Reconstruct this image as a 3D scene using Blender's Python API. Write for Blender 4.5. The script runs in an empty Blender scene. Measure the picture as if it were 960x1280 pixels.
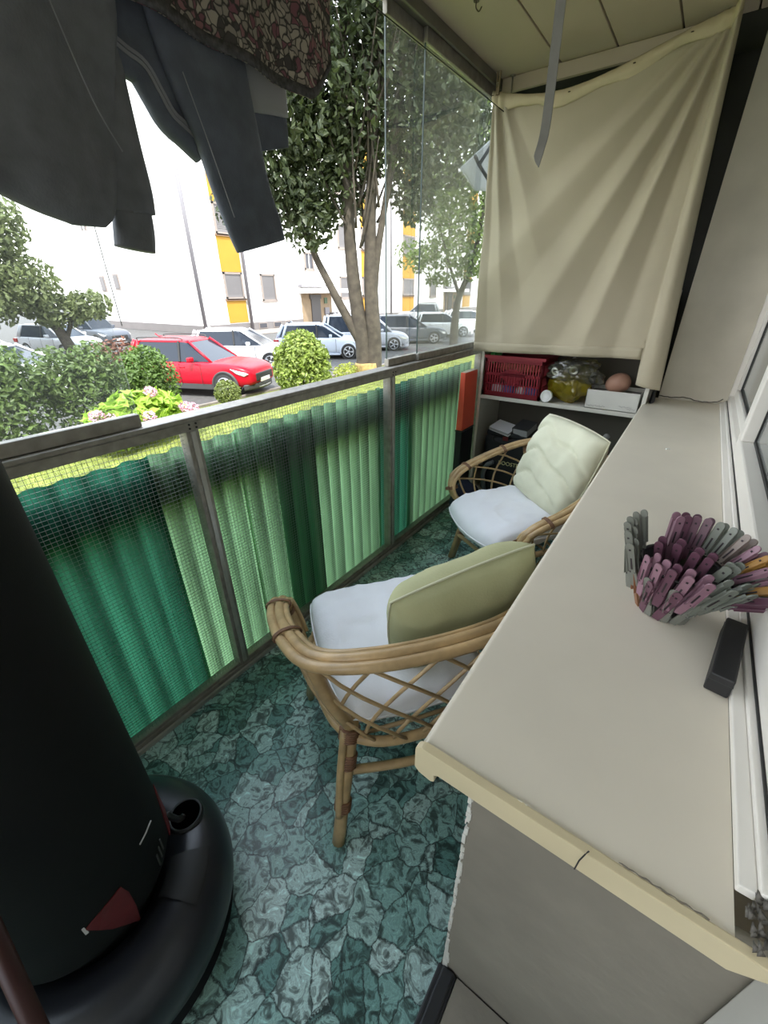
import bpy, bmesh, math, random
import numpy as np
from mathutils import Vector, Matrix, Euler
from mathutils import noise as mnoise

SC = bpy.context.scene
COL = SC.collection
PI = math.pi

# ---------------------------------------------------------------- camera
FOC = 518.23                       # focal length in pixels of a 1280 pixel high frame
RGT = (0.8169, 0.2648, -0.5124)    # world X, Y, Z parts (right, down, forward) of the view axes
cr = Vector((415.0, -278.0, FOC)).normalized()          # along the balcony
cd = Vector((8.0, 978.0, FOC)).normalized()             # straight down
cx = cd.cross(cr).normalized()                          # across the balcony
axis = [Vector((cx[i], cr[i], -cd[i])) for i in range(3)]
camd = bpy.data.cameras.new('camera')
camd.sensor_fit = 'VERTICAL'
camd.sensor_height = 36.0
camd.lens = FOC / 1280.0 * 36.0
camd.clip_start = 0.02
camd.clip_end = 400
cam = bpy.data.objects.new('camera', camd)
COL.objects.link(cam)
m = Matrix.Identity(4)
for r in range(3):
    m[r][0] = axis[0][r]
    m[r][1] = -axis[1][r]
    m[r][2] = -axis[2][r]
m[0][3], m[1][3], m[2][3] = 0.0, 0.0, 1.5
cam.matrix_world = m
SC.camera = cam

# ---------------------------------------------------------------- world, sun, exposure
world = bpy.data.worlds.new('daylight')
SC.world = world
world.use_nodes = True
nt = world.node_tree
nt.nodes.clear()
wo = nt.nodes.new('ShaderNodeOutputWorld')
bg = nt.nodes.new('ShaderNodeBackground')
tc = nt.nodes.new('ShaderNodeTexCoord')
sx = nt.nodes.new('ShaderNodeSeparateXYZ')
rp = nt.nodes.new('ShaderNodeValToRGB')
rp.color_ramp.elements[0].position = 0.0
rp.color_ramp.elements[0].color = (1.0, 0.985, 0.95, 1)
rp.color_ramp.elements[1].position = 0.7
rp.color_ramp.elements[1].color = (0.74, 0.85, 1.0, 1)
nt.links.new(tc.outputs['Generated'], sx.inputs[0])
nt.links.new(sx.outputs['Z'], rp.inputs[0])
nt.links.new(rp.outputs[0], bg.inputs[0])
bg.inputs[1].default_value = 1.0
nt.links.new(bg.outputs[0], wo.inputs[0])

sund = bpy.data.lights.new('sun', 'SUN')
sund.energy = 1.5
sund.angle = math.radians(0.6)
sund.color = (1.0, 0.95, 0.86)
sun = bpy.data.objects.new('sun', sund)
COL.objects.link(sun)
to_sun = Vector((0.50, -0.42, 1.0)).normalized()
sun.rotation_euler = to_sun.to_track_quat('Z', 'Y').to_euler()
sun.location = (10, -10, 25)

SC.view_settings.view_transform = 'Standard'
SC.view_settings.look = 'None'
SC.view_settings.gamma = 1.0
SC.view_settings.exposure = 2.42
SC.view_settings.use_curve_mapping = False
SC.cycles.max_bounces = 10
SC.cycles.diffuse_bounces = 5
SC.cycles.glossy_bounces = 3
SC.cycles.transmission_bounces = 6
SC.cycles.transparent_max_bounces = 16
SC.cycles.sample_clamp_indirect = 6.0
SC.cycles.caustics_reflective = False
SC.cycles.caustics_refractive = False

# ---------------------------------------------------------------- materials
MATS = {}


def mat(name, col, rough=0.6, metal=0.0, var=0.0, scale=8.0, bump=0.0, bscale=40.0, spec=0.5, trans=0.0, detail=4.0):
    """Principled surface with noise colour variation and noise bump; trans mixes in a translucent lobe."""
    if name in MATS:
        return MATS[name]
    M = bpy.data.materials.new(name)
    M.use_nodes = True
    t = M.node_tree
    b = t.nodes['Principled BSDF']
    b.inputs['Base Color'].default_value = (*col, 1)
    b.inputs['Roughness'].default_value = rough
    b.inputs['Metallic'].default_value = metal
    b.inputs['Specular IOR Level'].default_value = spec
    co = t.nodes.new('ShaderNodeTexCoord')
    csock = None
    if var > 0:
        n = t.nodes.new('ShaderNodeTexNoise')
        n.inputs['Scale'].default_value = scale
        n.inputs['Detail'].default_value = detail
        r = t.nodes.new('ShaderNodeValToRGB')
        lo = [max(0, c * (1 - var)) for c in col]
        hi = [min(1, c * (1 + var)) for c in col]
        r.color_ramp.elements[0].position = 0.3
        r.color_ramp.elements[0].color = (*lo, 1)
        r.color_ramp.elements[1].position = 0.7
        r.color_ramp.elements[1].color = (*hi, 1)
        t.links.new(co.outputs['Object'], n.inputs['Vector'])
        t.links.new(n.outputs['Fac'], r.inputs[0])
        t.links.new(r.outputs[0], b.inputs['Base Color'])
        csock = r.outputs[0]
    if bump > 0:
        n2 = t.nodes.new('ShaderNodeTexNoise')
        n2.inputs['Scale'].default_value = bscale
        n2.inputs['Detail'].default_value = 3
        bp = t.nodes.new('ShaderNodeBump')
        bp.inputs['Strength'].default_value = bump
        bp.inputs['Distance'].default_value = 0.01
        t.links.new(co.outputs['Object'], n2.inputs['Vector'])
        t.links.new(n2.outputs['Fac'], bp.inputs['Height'])
        t.links.new(bp.outputs[0], b.inputs['Normal'])
    if trans > 0:
        tl = t.nodes.new('ShaderNodeBsdfTranslucent')
        tl.inputs[0].default_value = (*col, 1)
        if csock:
            t.links.new(csock, tl.inputs[0])
        mx = t.nodes.new('ShaderNodeMixShader')
        mx.inputs[0].default_value = trans
        t.links.new(b.outputs[0], mx.inputs[1])
        t.links.new(tl.outputs[0], mx.inputs[2])
        t.links.new(mx.outputs[0], t.nodes['Material Output'].inputs[0])
    MATS[name] = M
    return M


def glass_mat(name, tint, dust, dust_col=(0.8, 0.82, 0.8), gloss=1.0, dust_scale=3.0):
    """Thin pane: clear, faintly mirroring, with a film of dust whose thickness wanders."""
    if name in MATS:
        return MATS[name]
    M = bpy.data.materials.new(name)
    M.use_nodes = True
    t = M.node_tree
    t.nodes.clear()
    out = t.nodes.new('ShaderNodeOutputMaterial')
    tr = t.nodes.new('ShaderNodeBsdfTransparent')
    tr.inputs[0].default_value = (*tint, 1)
    gl = t.nodes.new('ShaderNodeBsdfGlossy')
    gl.inputs['Roughness'].default_value = 0.02
    fr = t.nodes.new('ShaderNodeFresnel')
    fr.inputs[0].default_value = 1.45
    ml = t.nodes.new('ShaderNodeMath')
    ml.operation = 'MULTIPLY'
    ml.inputs[1].default_value = gloss
    m1 = t.nodes.new('ShaderNodeMixShader')
    t.links.new(fr.outputs[0], ml.inputs[0])
    t.links.new(ml.outputs[0], m1.inputs[0])
    t.links.new(tr.outputs[0], m1.inputs[1])
    t.links.new(gl.outputs[0], m1.inputs[2])
    df = t.nodes.new('ShaderNodeBsdfTranslucent')
    df.inputs[0].default_value = (*dust_col, 1)
    co = t.nodes.new('ShaderNodeTexCoord')
    n = t.nodes.new('ShaderNodeTexNoise')
    n.inputs['Scale'].default_value = dust_scale
    n.inputs['Detail'].default_value = 5
    mr = t.nodes.new('ShaderNodeMapRange')
    mr.inputs['From Min'].default_value = 0.3
    mr.inputs['From Max'].default_value = 0.7
    mr.inputs['To Min'].default_value = dust * 0.6
    mr.inputs['To Max'].default_value = dust * 1.4
    t.links.new(co.outputs['Object'], n.inputs['Vector'])
    t.links.new(n.outputs['Fac'], mr.inputs[0])
    m2 = t.nodes.new('ShaderNodeMixShader')
    t.links.new(mr.outputs[0], m2.inputs[0])
    d1 = t.nodes.new('ShaderNodeBsdfDiffuse')
    d1.inputs[0].default_value = (*dust_col, 1)
    m3 = t.nodes.new('ShaderNodeMixShader')
    m3.inputs[0].default_value = 0.5
    t.links.new(df.outputs[0], m3.inputs[1])
    t.links.new(d1.outputs[0], m3.inputs[2])
    t.links.new(m1.outputs[0], m2.inputs[1])
    t.links.new(m3.outputs[0], m2.inputs[2])
    t.links.new(m2.outputs[0], out.inputs[0])
    MATS[name] = M
    return M


# ---------------------------------------------------------------- mesh builder
class MB:
    def __init__(self):
        self.v = []
        self.f = []

    def add(self, vs, fs):
        o = len(self.v)
        self.v += [tuple(p) for p in vs]
        self.f += [tuple(i + o for i in q) for q in fs]
        return self

    def box(self, x0, x1, y0, y1, z0, z1, mtx=None):
        vs = [Vector(p) for p in ((x0, y0, z0), (x1, y0, z0), (x1, y1, z0), (x0, y1, z0), (x0, y0, z1), (x1, y0, z1), (x1, y1, z1), (x0, y1, z1))]
        if mtx is not None:
            vs = [mtx @ p for p in vs]
        return self.add(vs, [(0, 3, 2, 1), (4, 5, 6, 7), (0, 1, 5, 4), (1, 2, 6, 5), (2, 3, 7, 6), (3, 0, 4, 7)])

    def rings(self, rs, close=True, cap=True, loop=False):
        """Loft through rings of equal point count."""
        n = len(rs[0])
        vs = [p for r in rs for p in r]
        fs = []
        R = len(rs)
        for i in range(R if loop else R - 1):
            a, b = i * n, ((i + 1) % R) * n
            for j in range(n if close else n - 1):
                k = (j + 1) % n
                fs.append((a + j, a + k, b + k, b + j))
        if cap and not loop:
            fs.append(tuple(range(n))[::-1])
            fs.append(tuple((R - 1) * n + j for j in range(n)))
        return self.add(vs, fs)

    def tube(self, pts, r, n=8, loop=False, cap=True):
        pts = [Vector(p) for p in pts]
        N = len(pts)
        rr = r if isinstance(r, (list, tuple)) else [r] * N
        rs = []
        up = None
        for i in range(N):
            if loop:
                d = pts[(i + 1) % N] - pts[i - 1]
            else:
                d = pts[min(i + 1, N - 1)] - pts[max(i - 1, 0)]
            d.normalize()
            if up is None:
                up = Vector((0, 0, 1)) if abs(d.z) < 0.9 else Vector((1, 0, 0))
            up = (up - d * up.dot(d))
            if up.length < 1e-6:
                up = d.orthogonal()
            up.normalize()
            sd = d.cross(up)
            rs.append([pts[i] + (up * math.cos(a) + sd * math.sin(a)) * rr[i] for a in (2 * PI * k / n for k in range(n))])
        return self.rings(rs, True, cap, loop)

    def cyl(self, p0, p1, r0, r1=None, n=16):
        return self.tube([p0, p1], [r0, r0 if r1 is None else r1], n)

    def lathe(self, prof, c=(0, 0, 0), n=32, loop=False):
        rs = [[(c[0] + r * math.cos(2 * PI * k / n), c[1] + r * math.sin(2 * PI * k / n), c[2] + z) for k in range(n)] for r, z in prof]
        return self.rings(rs, True, not loop, loop)

    def prism(self, poly, f):
        """poly: 2-D outline; f(a, b, t) gives the 3-D point for t = 0 and 1."""
        n = len(poly)
        return self.rings([[f(a, b, 0) for a, b in poly], [f(a, b, 1) for a, b in poly]])

    def grid(self, nu, nv, fn):
        vs = [fn(i / nu, j / nv) for j in range(nv + 1) for i in range(nu + 1)]
        fs = [(j * (nu + 1) + i, j * (nu + 1) + i + 1, (j + 1) * (nu + 1) + i + 1, (j + 1) * (nu + 1) + i) for j in range(nv) for i in range(nu)]
        return self.add(vs, fs)

    def quads(self, A):
        """numpy array (n, 4, 3) of loose quads"""
        o = len(self.v)
        self.v += A.reshape(-1, 3).tolist()
        self.f += (np.arange(len(A) * 4).reshape(-1, 4) + o).tolist()
        return self

    def build(self, name, mats, parent=None, smooth=False, bevel=0.0, seg=2, solid=0.0, sub=0, merge=0.0):
        me = bpy.data.meshes.new(name)
        me.from_pydata(self.v, [], self.f)
        me.update()
        bm = bmesh.new()
        bm.from_mesh(me)
        if merge:
            bmesh.ops.remove_doubles(bm, verts=bm.verts, dist=merge)
        if len(self.f) < 60000:
            bmesh.ops.recalc_face_normals(bm, faces=bm.faces)
        bm.to_mesh(me)
        bm.free()
        if smooth:
            me.polygons.foreach_set('use_smooth', [True] * len(me.polygons))
        o = bpy.data.objects.new(name, me)
        COL.objects.link(o)
        me.materials.append(mats)
        if parent is not None:
            o.parent = parent
        if solid:
            s = o.modifiers.new('solid', 'SOLIDIFY')
            s.thickness = solid
            s.offset = 0
        if bevel:
            b = o.modifiers.new('bevel', 'BEVEL')
            b.width = bevel
            b.segments = seg
            b.limit_method = 'ANGLE'
            b.angle_limit = math.radians(40)
        if sub:
            s = o.modifiers.new('sub', 'SUBSURF')
            s.levels = sub
            s.render_levels = sub
        return o


def tag(o, label=None, cat=None, group=None, kind=None):
    if label:
        o['label'] = label
    if cat:
        o['category'] = cat
    if group:
        o['group'] = group
    if kind:
        o['kind'] = kind
    return o


def thing(name, label, cat, loc=(0, 0, 0), rz=0.0, group=None, kind=None):
    o = bpy.data.objects.new(name, None)
    COL.objects.link(o)
    o.location = loc
    o.rotation_euler = (0, 0, rz)
    return tag(o, label, cat, group, kind)


def struct(o, label=None, cat=None):
    return tag(o, label, cat, None, 'structure')


def copy_tree(o, parent=None):
    c = o.copy()
    COL.objects.link(c)
    c.parent = parent
    for ch in list(o.children):
        copy_tree(ch, c)
    return c


def smooth_path(pts, k=6, loop=False):
    """Catmull-Rom through the points."""
    P = [Vector(p) for p in pts]
    N = len(P)
    out = []
    for i in range(N if loop else N - 1):
        if loop:
            a, b, c, d = P[i - 1], P[i], P[(i + 1) % N], P[(i + 2) % N]
        else:
            a, b, c, d = P[max(i - 1, 0)], P[i], P[i + 1], P[min(i + 2, N - 1)]
        for j in range(k):
            t = j / k
            out.append(0.5 * ((2 * b) + (c - a) * t + (2 * a - 5 * b + 4 * c - d) * t * t + (3 * b - a - 3 * c + d) * t ** 3))
    if not loop:
        out.append(P[-1])
    return out


def rows_loft(rows, x, n=20, fold=0.0, seed=0, k=5):
    """A hanging sleeve or garment body: rows are ((y0, z0), (y1, z1), thickness), section an ellipse about plane X = x."""
    c = smooth_path([(r[0][0], r[0][1], 0) for r in rows], k)
    d = smooth_path([(r[1][0], r[1][1], 0) for r in rows], k)
    t = smooth_path([(r[2], 0, 0) for r in rows], k)
    rs = []
    for i in range(len(c)):
        ring = []
        for j in range(n):
            a = 2 * PI * j / n
            s = 0.5 - 0.5 * math.cos(a)
            y = c[i].x + (d[i].x - c[i].x) * s
            z = c[i].y + (d[i].y - c[i].y) * s
            th = t[i].x * 0.5 * math.copysign(abs(math.sin(a)) ** 0.7, math.sin(a))
            w = fold * mnoise.noise(Vector((y * 9 + seed, z * 4, seed)))
            ring.append((x + th + w, y, z))
        rs.append(ring)
    return rs


def leaf_quads(rng, centres, radii, n, size, shell=0.5, up=0.3):
    """n leaf quads scattered in the shells of ellipsoids."""
    centres = np.array(centres, float)
    radii = np.array(radii, float)
    w = np.prod(radii, axis=1) ** (2 / 3)
    idx = rng.choice(len(centres), n, p=w / w.sum())
    d = rng.normal(size=(n, 3))
    d /= np.linalg.norm(d, axis=1)[:, None]
    r = shell + (1 - shell) * rng.random(n) ** 0.6
    p = centres[idx] + d * radii[idx] * r[:, None]
    nr = d * 0.6 + rng.normal(size=(n, 3)) * 0.7 + np.array([0, 0, up])
    nr /= np.linalg.norm(nr, axis=1)[:, None]
    a = rng.normal(size=(n, 3))
    a -= nr * (a * nr).sum(1)[:, None]
    a /= np.linalg.norm(a, axis=1)[:, None]
    b = np.cross(nr, a)
    s = size * (0.6 + 0.8 * rng.random(n))[:, None]
    q = np.stack([p - a * s, p + b * s * 0.5 + nr * s * 0.15, p + a * s, p - b * s * 0.5 + nr * s * 0.15], axis=1)
    return q

# ================================================================ materials of the place
cream = mat('cream_paint', (0.56, 0.52, 0.43), 0.55, var=0.06, scale=3, bump=0.05, bscale=60)
worktop_m = mat('cream_laminate', (0.71, 0.65, 0.545), 0.33, var=0.035, scale=5, bump=0.02, bscale=300)
edge_m = mat('yellowed_plastic_edging', (0.60, 0.51, 0.33), 0.4, var=0.05, scale=9)
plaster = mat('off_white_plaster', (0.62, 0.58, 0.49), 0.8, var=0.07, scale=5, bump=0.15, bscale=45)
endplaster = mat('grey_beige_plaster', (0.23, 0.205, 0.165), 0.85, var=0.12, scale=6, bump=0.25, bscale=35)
ceil_m = mat('cream_ceiling_board', (0.49, 0.415, 0.345), 0.6, var=0.06, scale=2.5)
darkm = mat('dark_wall_and_void_shade', (0.03, 0.03, 0.028), 0.8, var=0.2, scale=6)
alu = mat('weathered_aluminium', (0.30, 0.28, 0.25), 0.45, metal=0.3, var=0.2, scale=30, bump=0.05, bscale=120)
alu_light = mat('worn_aluminium_edge', (0.46, 0.45, 0.42), 0.4, metal=0.5, var=0.15, scale=20)
wire_m = mat('grey_galvanised_wire', (0.22, 0.25, 0.23), 0.5, metal=0.4)
pvc = mat('white_pvc', (0.80, 0.77, 0.72), 0.35, var=0.03, scale=4)
gasket = mat('black_rubber', (0.02, 0.02, 0.02), 0.6)
black_pl = mat('black_plastic', (0.012, 0.012, 0.013), 0.45, bump=0.04, bscale=200)
vinyl = mat('black_vinyl', (0.005, 0.006, 0.006), 0.7, bump=0.05, bscale=250, spec=0.2)
redv = mat('red_vinyl', (0.11, 0.005, 0.008), 0.6, var=0.15, scale=30)
concrete = mat('grey_concrete', (0.30, 0.29, 0.27), 0.9, var=0.15, scale=3, bump=0.2, bscale=20)
shade_glass = mat('grey_blind_glass', (0.22, 0.23, 0.22), 0.12, var=0.05, scale=1.0)


def floor_material():
    M = bpy.data.materials.new('green_crazy_paving_vinyl')
    M.use_nodes = True
    t = M.node_tree
    N, Lk = t.nodes, t.links
    b = N['Principled BSDF']
    co = N.new('ShaderNodeTexCoord')
    # wobble the stone outlines
    nz = N.new('ShaderNodeTexNoise')
    nz.inputs['Scale'].default_value = 14
    nz.inputs['Detail'].default_value = 3
    mx = N.new('ShaderNodeMixRGB')
    mx.blend_type = 'LINEAR_LIGHT'
    mx.inputs[0].default_value = 0.028
    Lk.new(co.outputs['Object'], nz.inputs['Vector'])
    Lk.new(co.outputs['Object'], mx.inputs[1])
    Lk.new(nz.outputs['Color'], mx.inputs[2])
    mp = N.new('ShaderNodeMapping')
    mp.inputs['Scale'].default_value = (12.5, 10.0, 0.0)
    mp.inputs['Rotation'].default_value = (0, 0, 0.5)
    Lk.new(mx.outputs[0], mp.inputs['Vector'])
    vc = N.new('ShaderNodeTexVoronoi')
    vc.feature = 'F1'
    vc.inputs['Scale'].default_value = 1.0
    ve = N.new('ShaderNodeTexVoronoi')
    ve.feature = 'DISTANCE_TO_EDGE'
    ve.inputs['Scale'].default_value = 1.0
    Lk.new(mp.outputs[0], vc.inputs['Vector'])
    Lk.new(mp.outputs[0], ve.inputs['Vector'])
    sep = N.new('ShaderNodeSeparateColor')
    Lk.new(vc.outputs['Color'], sep.inputs[0])
    # one base tone per stone
    rs = N.new('ShaderNodeValToRGB')
    e = rs.color_ramp.elements
    e[0].position, e[0].color = 0.0, (0.085, 0.19, 0.175, 1)
    e[1].position, e[1].color = 1.0, (0.40, 0.53, 0.51, 1)
    k = e.new(0.45)
    k.color = (0.20, 0.35, 0.325, 1)
    Lk.new(sep.outputs[0], rs.inputs[0])
    # marbling: stretched, distorted noise turned by each stone's own random vector
    ad = N.new('ShaderNodeVectorMath')
    ad.operation = 'ADD'
    scv = N.new('ShaderNodeVectorMath')
    scv.operation = 'SCALE'
    scv.inputs['Scale'].default_value = 20
    Lk.new(vc.outputs['Color'], scv.inputs[0])
    Lk.new(co.outputs['Object'], ad.inputs[0])
    Lk.new(scv.outputs[0], ad.inputs[1])
    nm = N.new('ShaderNodeTexNoise')
    nm.inputs['Scale'].default_value = 26
    nm.inputs['Detail'].default_value = 9
    nm.inputs['Roughness'].default_value = 0.6
    nm.inputs['Distortion'].default_value = 1.6
    Lk.new(ad.outputs[0], nm.inputs['Vector'])
    rm = N.new('ShaderNodeValToRGB')
    e = rm.color_ramp.elements
    e[0].position, e[0].color = 0.38, (0.25, 0.25, 0.25, 1)
    e[1].position, e[1].color = 0.70, (2.1, 2.1, 2.1, 1)
    k = e.new(0.48)
    k.color = (0.75, 0.75, 0.75, 1)
    k = e.new(0.53)
    k.color = (1.5, 1.5, 1.5, 1)
    k = e.new(0.57)
    k.color = (1.0, 1.0, 1.0, 1)
    Lk.new(nm.outputs['Fac'], rm.inputs[0])
    mul = N.new('ShaderNodeMixRGB')
    mul.blend_type = 'MULTIPLY'
    mul.inputs[0].default_value = 1.0
    Lk.new(rs.outputs[0], mul.inputs[1])
    Lk.new(rm.outputs[0], mul.inputs[2])
    # dark speckled joints
    sp = N.new('ShaderNodeTexNoise')
    sp.inputs['Scale'].default_value = 260
    Lk.new(co.outputs['Object'], sp.inputs['Vector'])
    je = N.new('ShaderNodeMapRange')
    je.inputs['From Min'].default_value = 0.006
    je.inputs['From Max'].default_value = 0.028
    Lk.new(ve.outputs['Distance'], je.inputs[0])
    spr = N.new('ShaderNodeMapRange')
    spr.inputs['From Min'].default_value = 0.45
    spr.inputs['From Max'].default_value = 0.62
    spr.inputs['To Min'].default_value = 0.0
    spr.inputs['To Max'].default_value = 0.55
    Lk.new(sp.outputs['Fac'], spr.inputs[0])
    mxx = N.new('ShaderNodeMath')
    mxx.operation = 'MAXIMUM'
    Lk.new(je.outputs[0], mxx.inputs[0])
    Lk.new(spr.outputs[0], mxx.inputs[1])
    fin = N.new('ShaderNodeMixRGB')
    fin.inputs[1].default_value = (0.02, 0.035, 0.035, 1)
    Lk.new(mxx.outputs[0], fin.inputs[0])
    Lk.new(mul.outputs[0], fin.inputs[2])
    Lk.new(fin.outputs[0], b.inputs['Base Color'])
    b.inputs['Roughness'].default_value = 0.30
    bp = N.new('ShaderNodeBump')
    bp.inputs['Strength'].default_value = 0.25
    bp.inputs['Distance'].default_value = 0.004
    Lk.new(nm.outputs['Fac'], bp.inputs['Height'])
    Lk.new(bp.outputs[0], b.inputs['Normal'])
    return M


floor_m = floor_material()

# ================================================================ the balcony shell
RX = -1.285           # inner face of the railing
ZG = -1.2             # garden level below the balcony floor
struct(MB().box(-1.345, 0.5, -1.7, 3.45, -0.02, 0.0).build('floor', floor_m), 'green crazy paving vinyl flooring of the balcony')
struct(MB().box(-1.345, 0.5, -1.72, 3.47, -0.22, -0.02).build('slab', concrete), 'concrete balcony slab under the floor')

# ceiling boards with open seams between them
cb = MB()
xs = [-1.40, -0.955, -0.69, -0.425, -0.16, 0.30]
for a, b_ in zip(xs[:-1], xs[1:]):
    cb.box(a + 0.004, b_ - 0.004, -1.7, 2.956, 2.53, 2.56)
struct(cb.build('ceiling', ceil_m, bevel=0.003), 'cream boarded ceiling of the balcony')
struct(MB().box(-1.40, 0.30, 2.958, 3.36, 2.53, 2.56).build('ceiling_painted_shade', darkm), 'ceiling over the shelving with its shade painted dark')  # shade of the void above the curtain put into the ceiling colour
struct(MB().box(-1.42, 9.0, -1.75, 3.5, 2.562, 2.76).build('slab', darkm), 'slab above the ceiling boards')
# the storeys above and the house behind, which keep the sun off the balcony
house_m = mat('house_render', (0.62, 0.58, 0.50), 0.9, var=0.05, scale=2)
struct(MB().box(0.5, 10, -10, 14, 2.77, 10.0).build('wall_upper', house_m), 'storeys of the house above the balcony')
struct(MB().box(-1.42, 0.49, -1.75, 3.5, 5.5, 5.7).build('slab', concrete), 'balcony slab of the storey above')
struct(MB().box(0.5, 10, 3.46, 14, ZG, 2.55).build('wall_far_house', house_m), 'house wall beyond the balcony')
struct(MB().box(0.5, 10, -10, -1.72, ZG, 2.55).build('wall_near_house', house_m), 'house wall before the balcony')
# far end wall and the dark wall behind the shelves
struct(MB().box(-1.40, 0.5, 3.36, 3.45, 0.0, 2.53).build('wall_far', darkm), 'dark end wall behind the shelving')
struct(MB().box(-1.40, 0.5, -1.70, -1.62, 0.0, 1.1).build('wall_back', plaster), 'low parapet at the near end of the balcony')

# wall under the worktop, with crumbling plaster along its corner
wl = MB()
prof = []
rnd = random.Random(3)
nz_ = 60
ringa, ringb = [], []
ox = -0.107
outline = [(0.30, 0.0), (0.30, 0.862)]
edge = []
for i in range(nz_ + 1):
    z = 0.862 * (1 - i / nz_)
    edge.append((ox + 0.006 * mnoise.noise(Vector((z * 22, 1.7, 0))) - 0.010 * max(0, 0.12 - z) / 0.12, z))
outline += edge
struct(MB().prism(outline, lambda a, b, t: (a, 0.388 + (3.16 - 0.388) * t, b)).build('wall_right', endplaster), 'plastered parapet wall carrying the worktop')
# torn white plaster skin on the corner
sk = MB()
for i in range(150):
    z = rnd.random() ** 1.3 * 0.84
    w = 0.002 + 0.005 * rnd.random() + (0.006 if z < 0.12 else 0)
    h = 0.008 + 0.02 * rnd.random()
    x = ox - 0.004 + 0.003 * rnd.random()
    y = 0.384 + 0.004 * rnd.random()
    sk.box(x, x + w, y, y + 0.006, z, z + h)
struct(sk.build('trim_1', mat('flaking_white_plaster', (0.62, 0.60, 0.55), 0.9)), 'flaking white plaster along the wall corner')
# black threshold strip beside the wall corner
struct(MB().box(-0.118, -0.072, -1.6, 0.384, 0.0, 0.055).box(-0.107, -0.078, -1.6, 0.384, 0.055, 0.062).build('trim_2', mat('black_threshold', (0.02, 0.021, 0.024), 0.4), bevel=0.004), 'black door threshold strip on the floor')
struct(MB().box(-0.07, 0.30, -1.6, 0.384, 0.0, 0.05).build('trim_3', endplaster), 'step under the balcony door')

# wall pier at the far end of the worktop
pr = MB().box(-0.118, 0.30, 3.162, 3.36, 0.0, 2.53)
struct(pr.build('wall_pier', plaster, bevel=0.004), 'off white plastered pier at the far end of the worktop')
ck = MB()
pts = smooth_path([(-0.118, 3.158, 0.915), (-0.05, 3.157, 0.911), (0.02, 3.158, 0.918), (0.09, 3.157, 0.905), (0.17, 3.158, 0.909), (0.205, 3.157, 0.93)], 8)
ck.tube([(p.x, p.y, p.z + 0.0012 * math.sin(p.x * 160)) for p in pts], 0.003, 6)
struct(ck.build('trim_4', mat('grimy_joint', (0.10, 0.09, 0.07), 0.9)), 'grimy cracked joint above the worktop')

# white window frames above the worktop: window_4 far, window_5 near, and the door frame
WX = 0.212
def frame_ring(mb, y0, y1, z0, z1, w, x0, x1):
    mb.box(x0, x1, y0, y1, z0, z0 + w).box(x0, x1, y0, y1, z1 - w, z1)
    mb.box(x0, x1, y0, y0 + w, z0 + w, z1 - w).box(x0, x1, y1 - w, y1, z0 + w, z1 - w)
    return mb


struct(MB().box(0.196, 0.214, 0.40, 3.158, 0.9005, 0.914).box(0.214, 0.226, 0.40, 3.158, 0.9005, 0.922).build('trim_5', pvc, bevel=0.002), 'white bead along the back of the worktop')
struct(MB().box(0.2235, 0.2265, 0.41, 3.15, 0.922, 0.926).build('trim_6', gasket), 'dark joint under the window frame')
for nm, y0, y1 in (('window_4', 2.06, 3.158), ('window_5', 0.405, 2.05)):
    w = frame_ring(MB(), y0, y1, 0.924, 2.45, 0.034, 0.226, 0.30).build(nm, pvc, bevel=0.004)
    struct(w, 'white framed house window above the worktop, ' + ('far light beside the pier' if nm == 'window_4' else 'near light behind the pegs'))
    s = frame_ring(MB(), y0 + 0.026, y1 - 0.026, 0.951, 2.424, 0.05, 0.248 if nm == 'window_4' else 0.222, 0.29).build('sash', pvc, w, bevel=0.006)
    frame_ring(MB(), y0 + 0.074, y1 - 0.074, 0.999, 2.376, 0.012, 0.262, 0.275).build('gasket', gasket, s)
    MB().box(0.268, 0.276, y0 + 0.08, y1 - 0.08, 1.005, 2.37).build('pane', shade_glass, w)
struct(MB().box(0.226, 0.5, 0.39, 3.36, 2.452, 2.53).build('wall_lintel', plaster), 'wall over the house windows')
d = frame_ring(MB(), -1.3, 0.383, 0.052, 2.45, 0.07, 0.245, 0.33).build('door_1', pvc, bevel=0.005)
struct(d, 'white balcony door frame beside the worktop')
s = frame_ring(MB(), -1.23, 0.313, 0.122, 2.38, 0.10, 0.255, 0.32).box(0.26, 0.32, -1.13, 0.213, 0.222, 0.9).build('leaf', pvc, d, bevel=0.006)
MB().box(0.285, 0.295, -1.13, 0.213, 0.9, 2.28).build('pane', shade_glass, d)

# ---------------------------------------------------------------- worktop
wt = thing('worktop', 'long cream laminate worktop with rounded front running along the house windows', 'worktop', (0, 0, 0))
lip = [(0.196, 0.9), (-0.172, 0.9)]
for k in range(7):
    a = PI / 2 + PI / 2 * k / 6
    lip.append((-0.172 + 0.011 * math.cos(a), 0.889 + 0.011 * math.sin(a)))
lip += [(-0.183, 0.852), (-0.180, 0.846), (-0.162, 0.846), (-0.160, 0.852), (-0.158, 0.866), (0.196, 0.866)]
MB().prism(lip, lambda a, b, t: (a, 0.352 + (3.157 - 0.352) * t, b)).build('top', worktop_m, wt)
cap = [(0.228, 0.9005), (0.222, 0.905), (-0.173, 0.905)]
for k in range(7):
    a = PI / 2 + PI / 2 * k / 6
    cap.append((-0.173 + 0.014 * math.cos(a), 0.891 + 0.014 * math.sin(a)))
cap += [(-0.187, 0.850), (-0.178, 0.842), (-0.158, 0.838), (-0.152, 0.842), (-0.152, 0.858), (-0.146, 0.862), (0.20, 0.862), (0.23, 0.885)]
MB().prism(cap, lambda a, b, t: (a, 0.338 + 0.013 * t, b)).build('edging_strip', edge_m, wt, bevel=0.003)
cr_ = MB()
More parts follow.
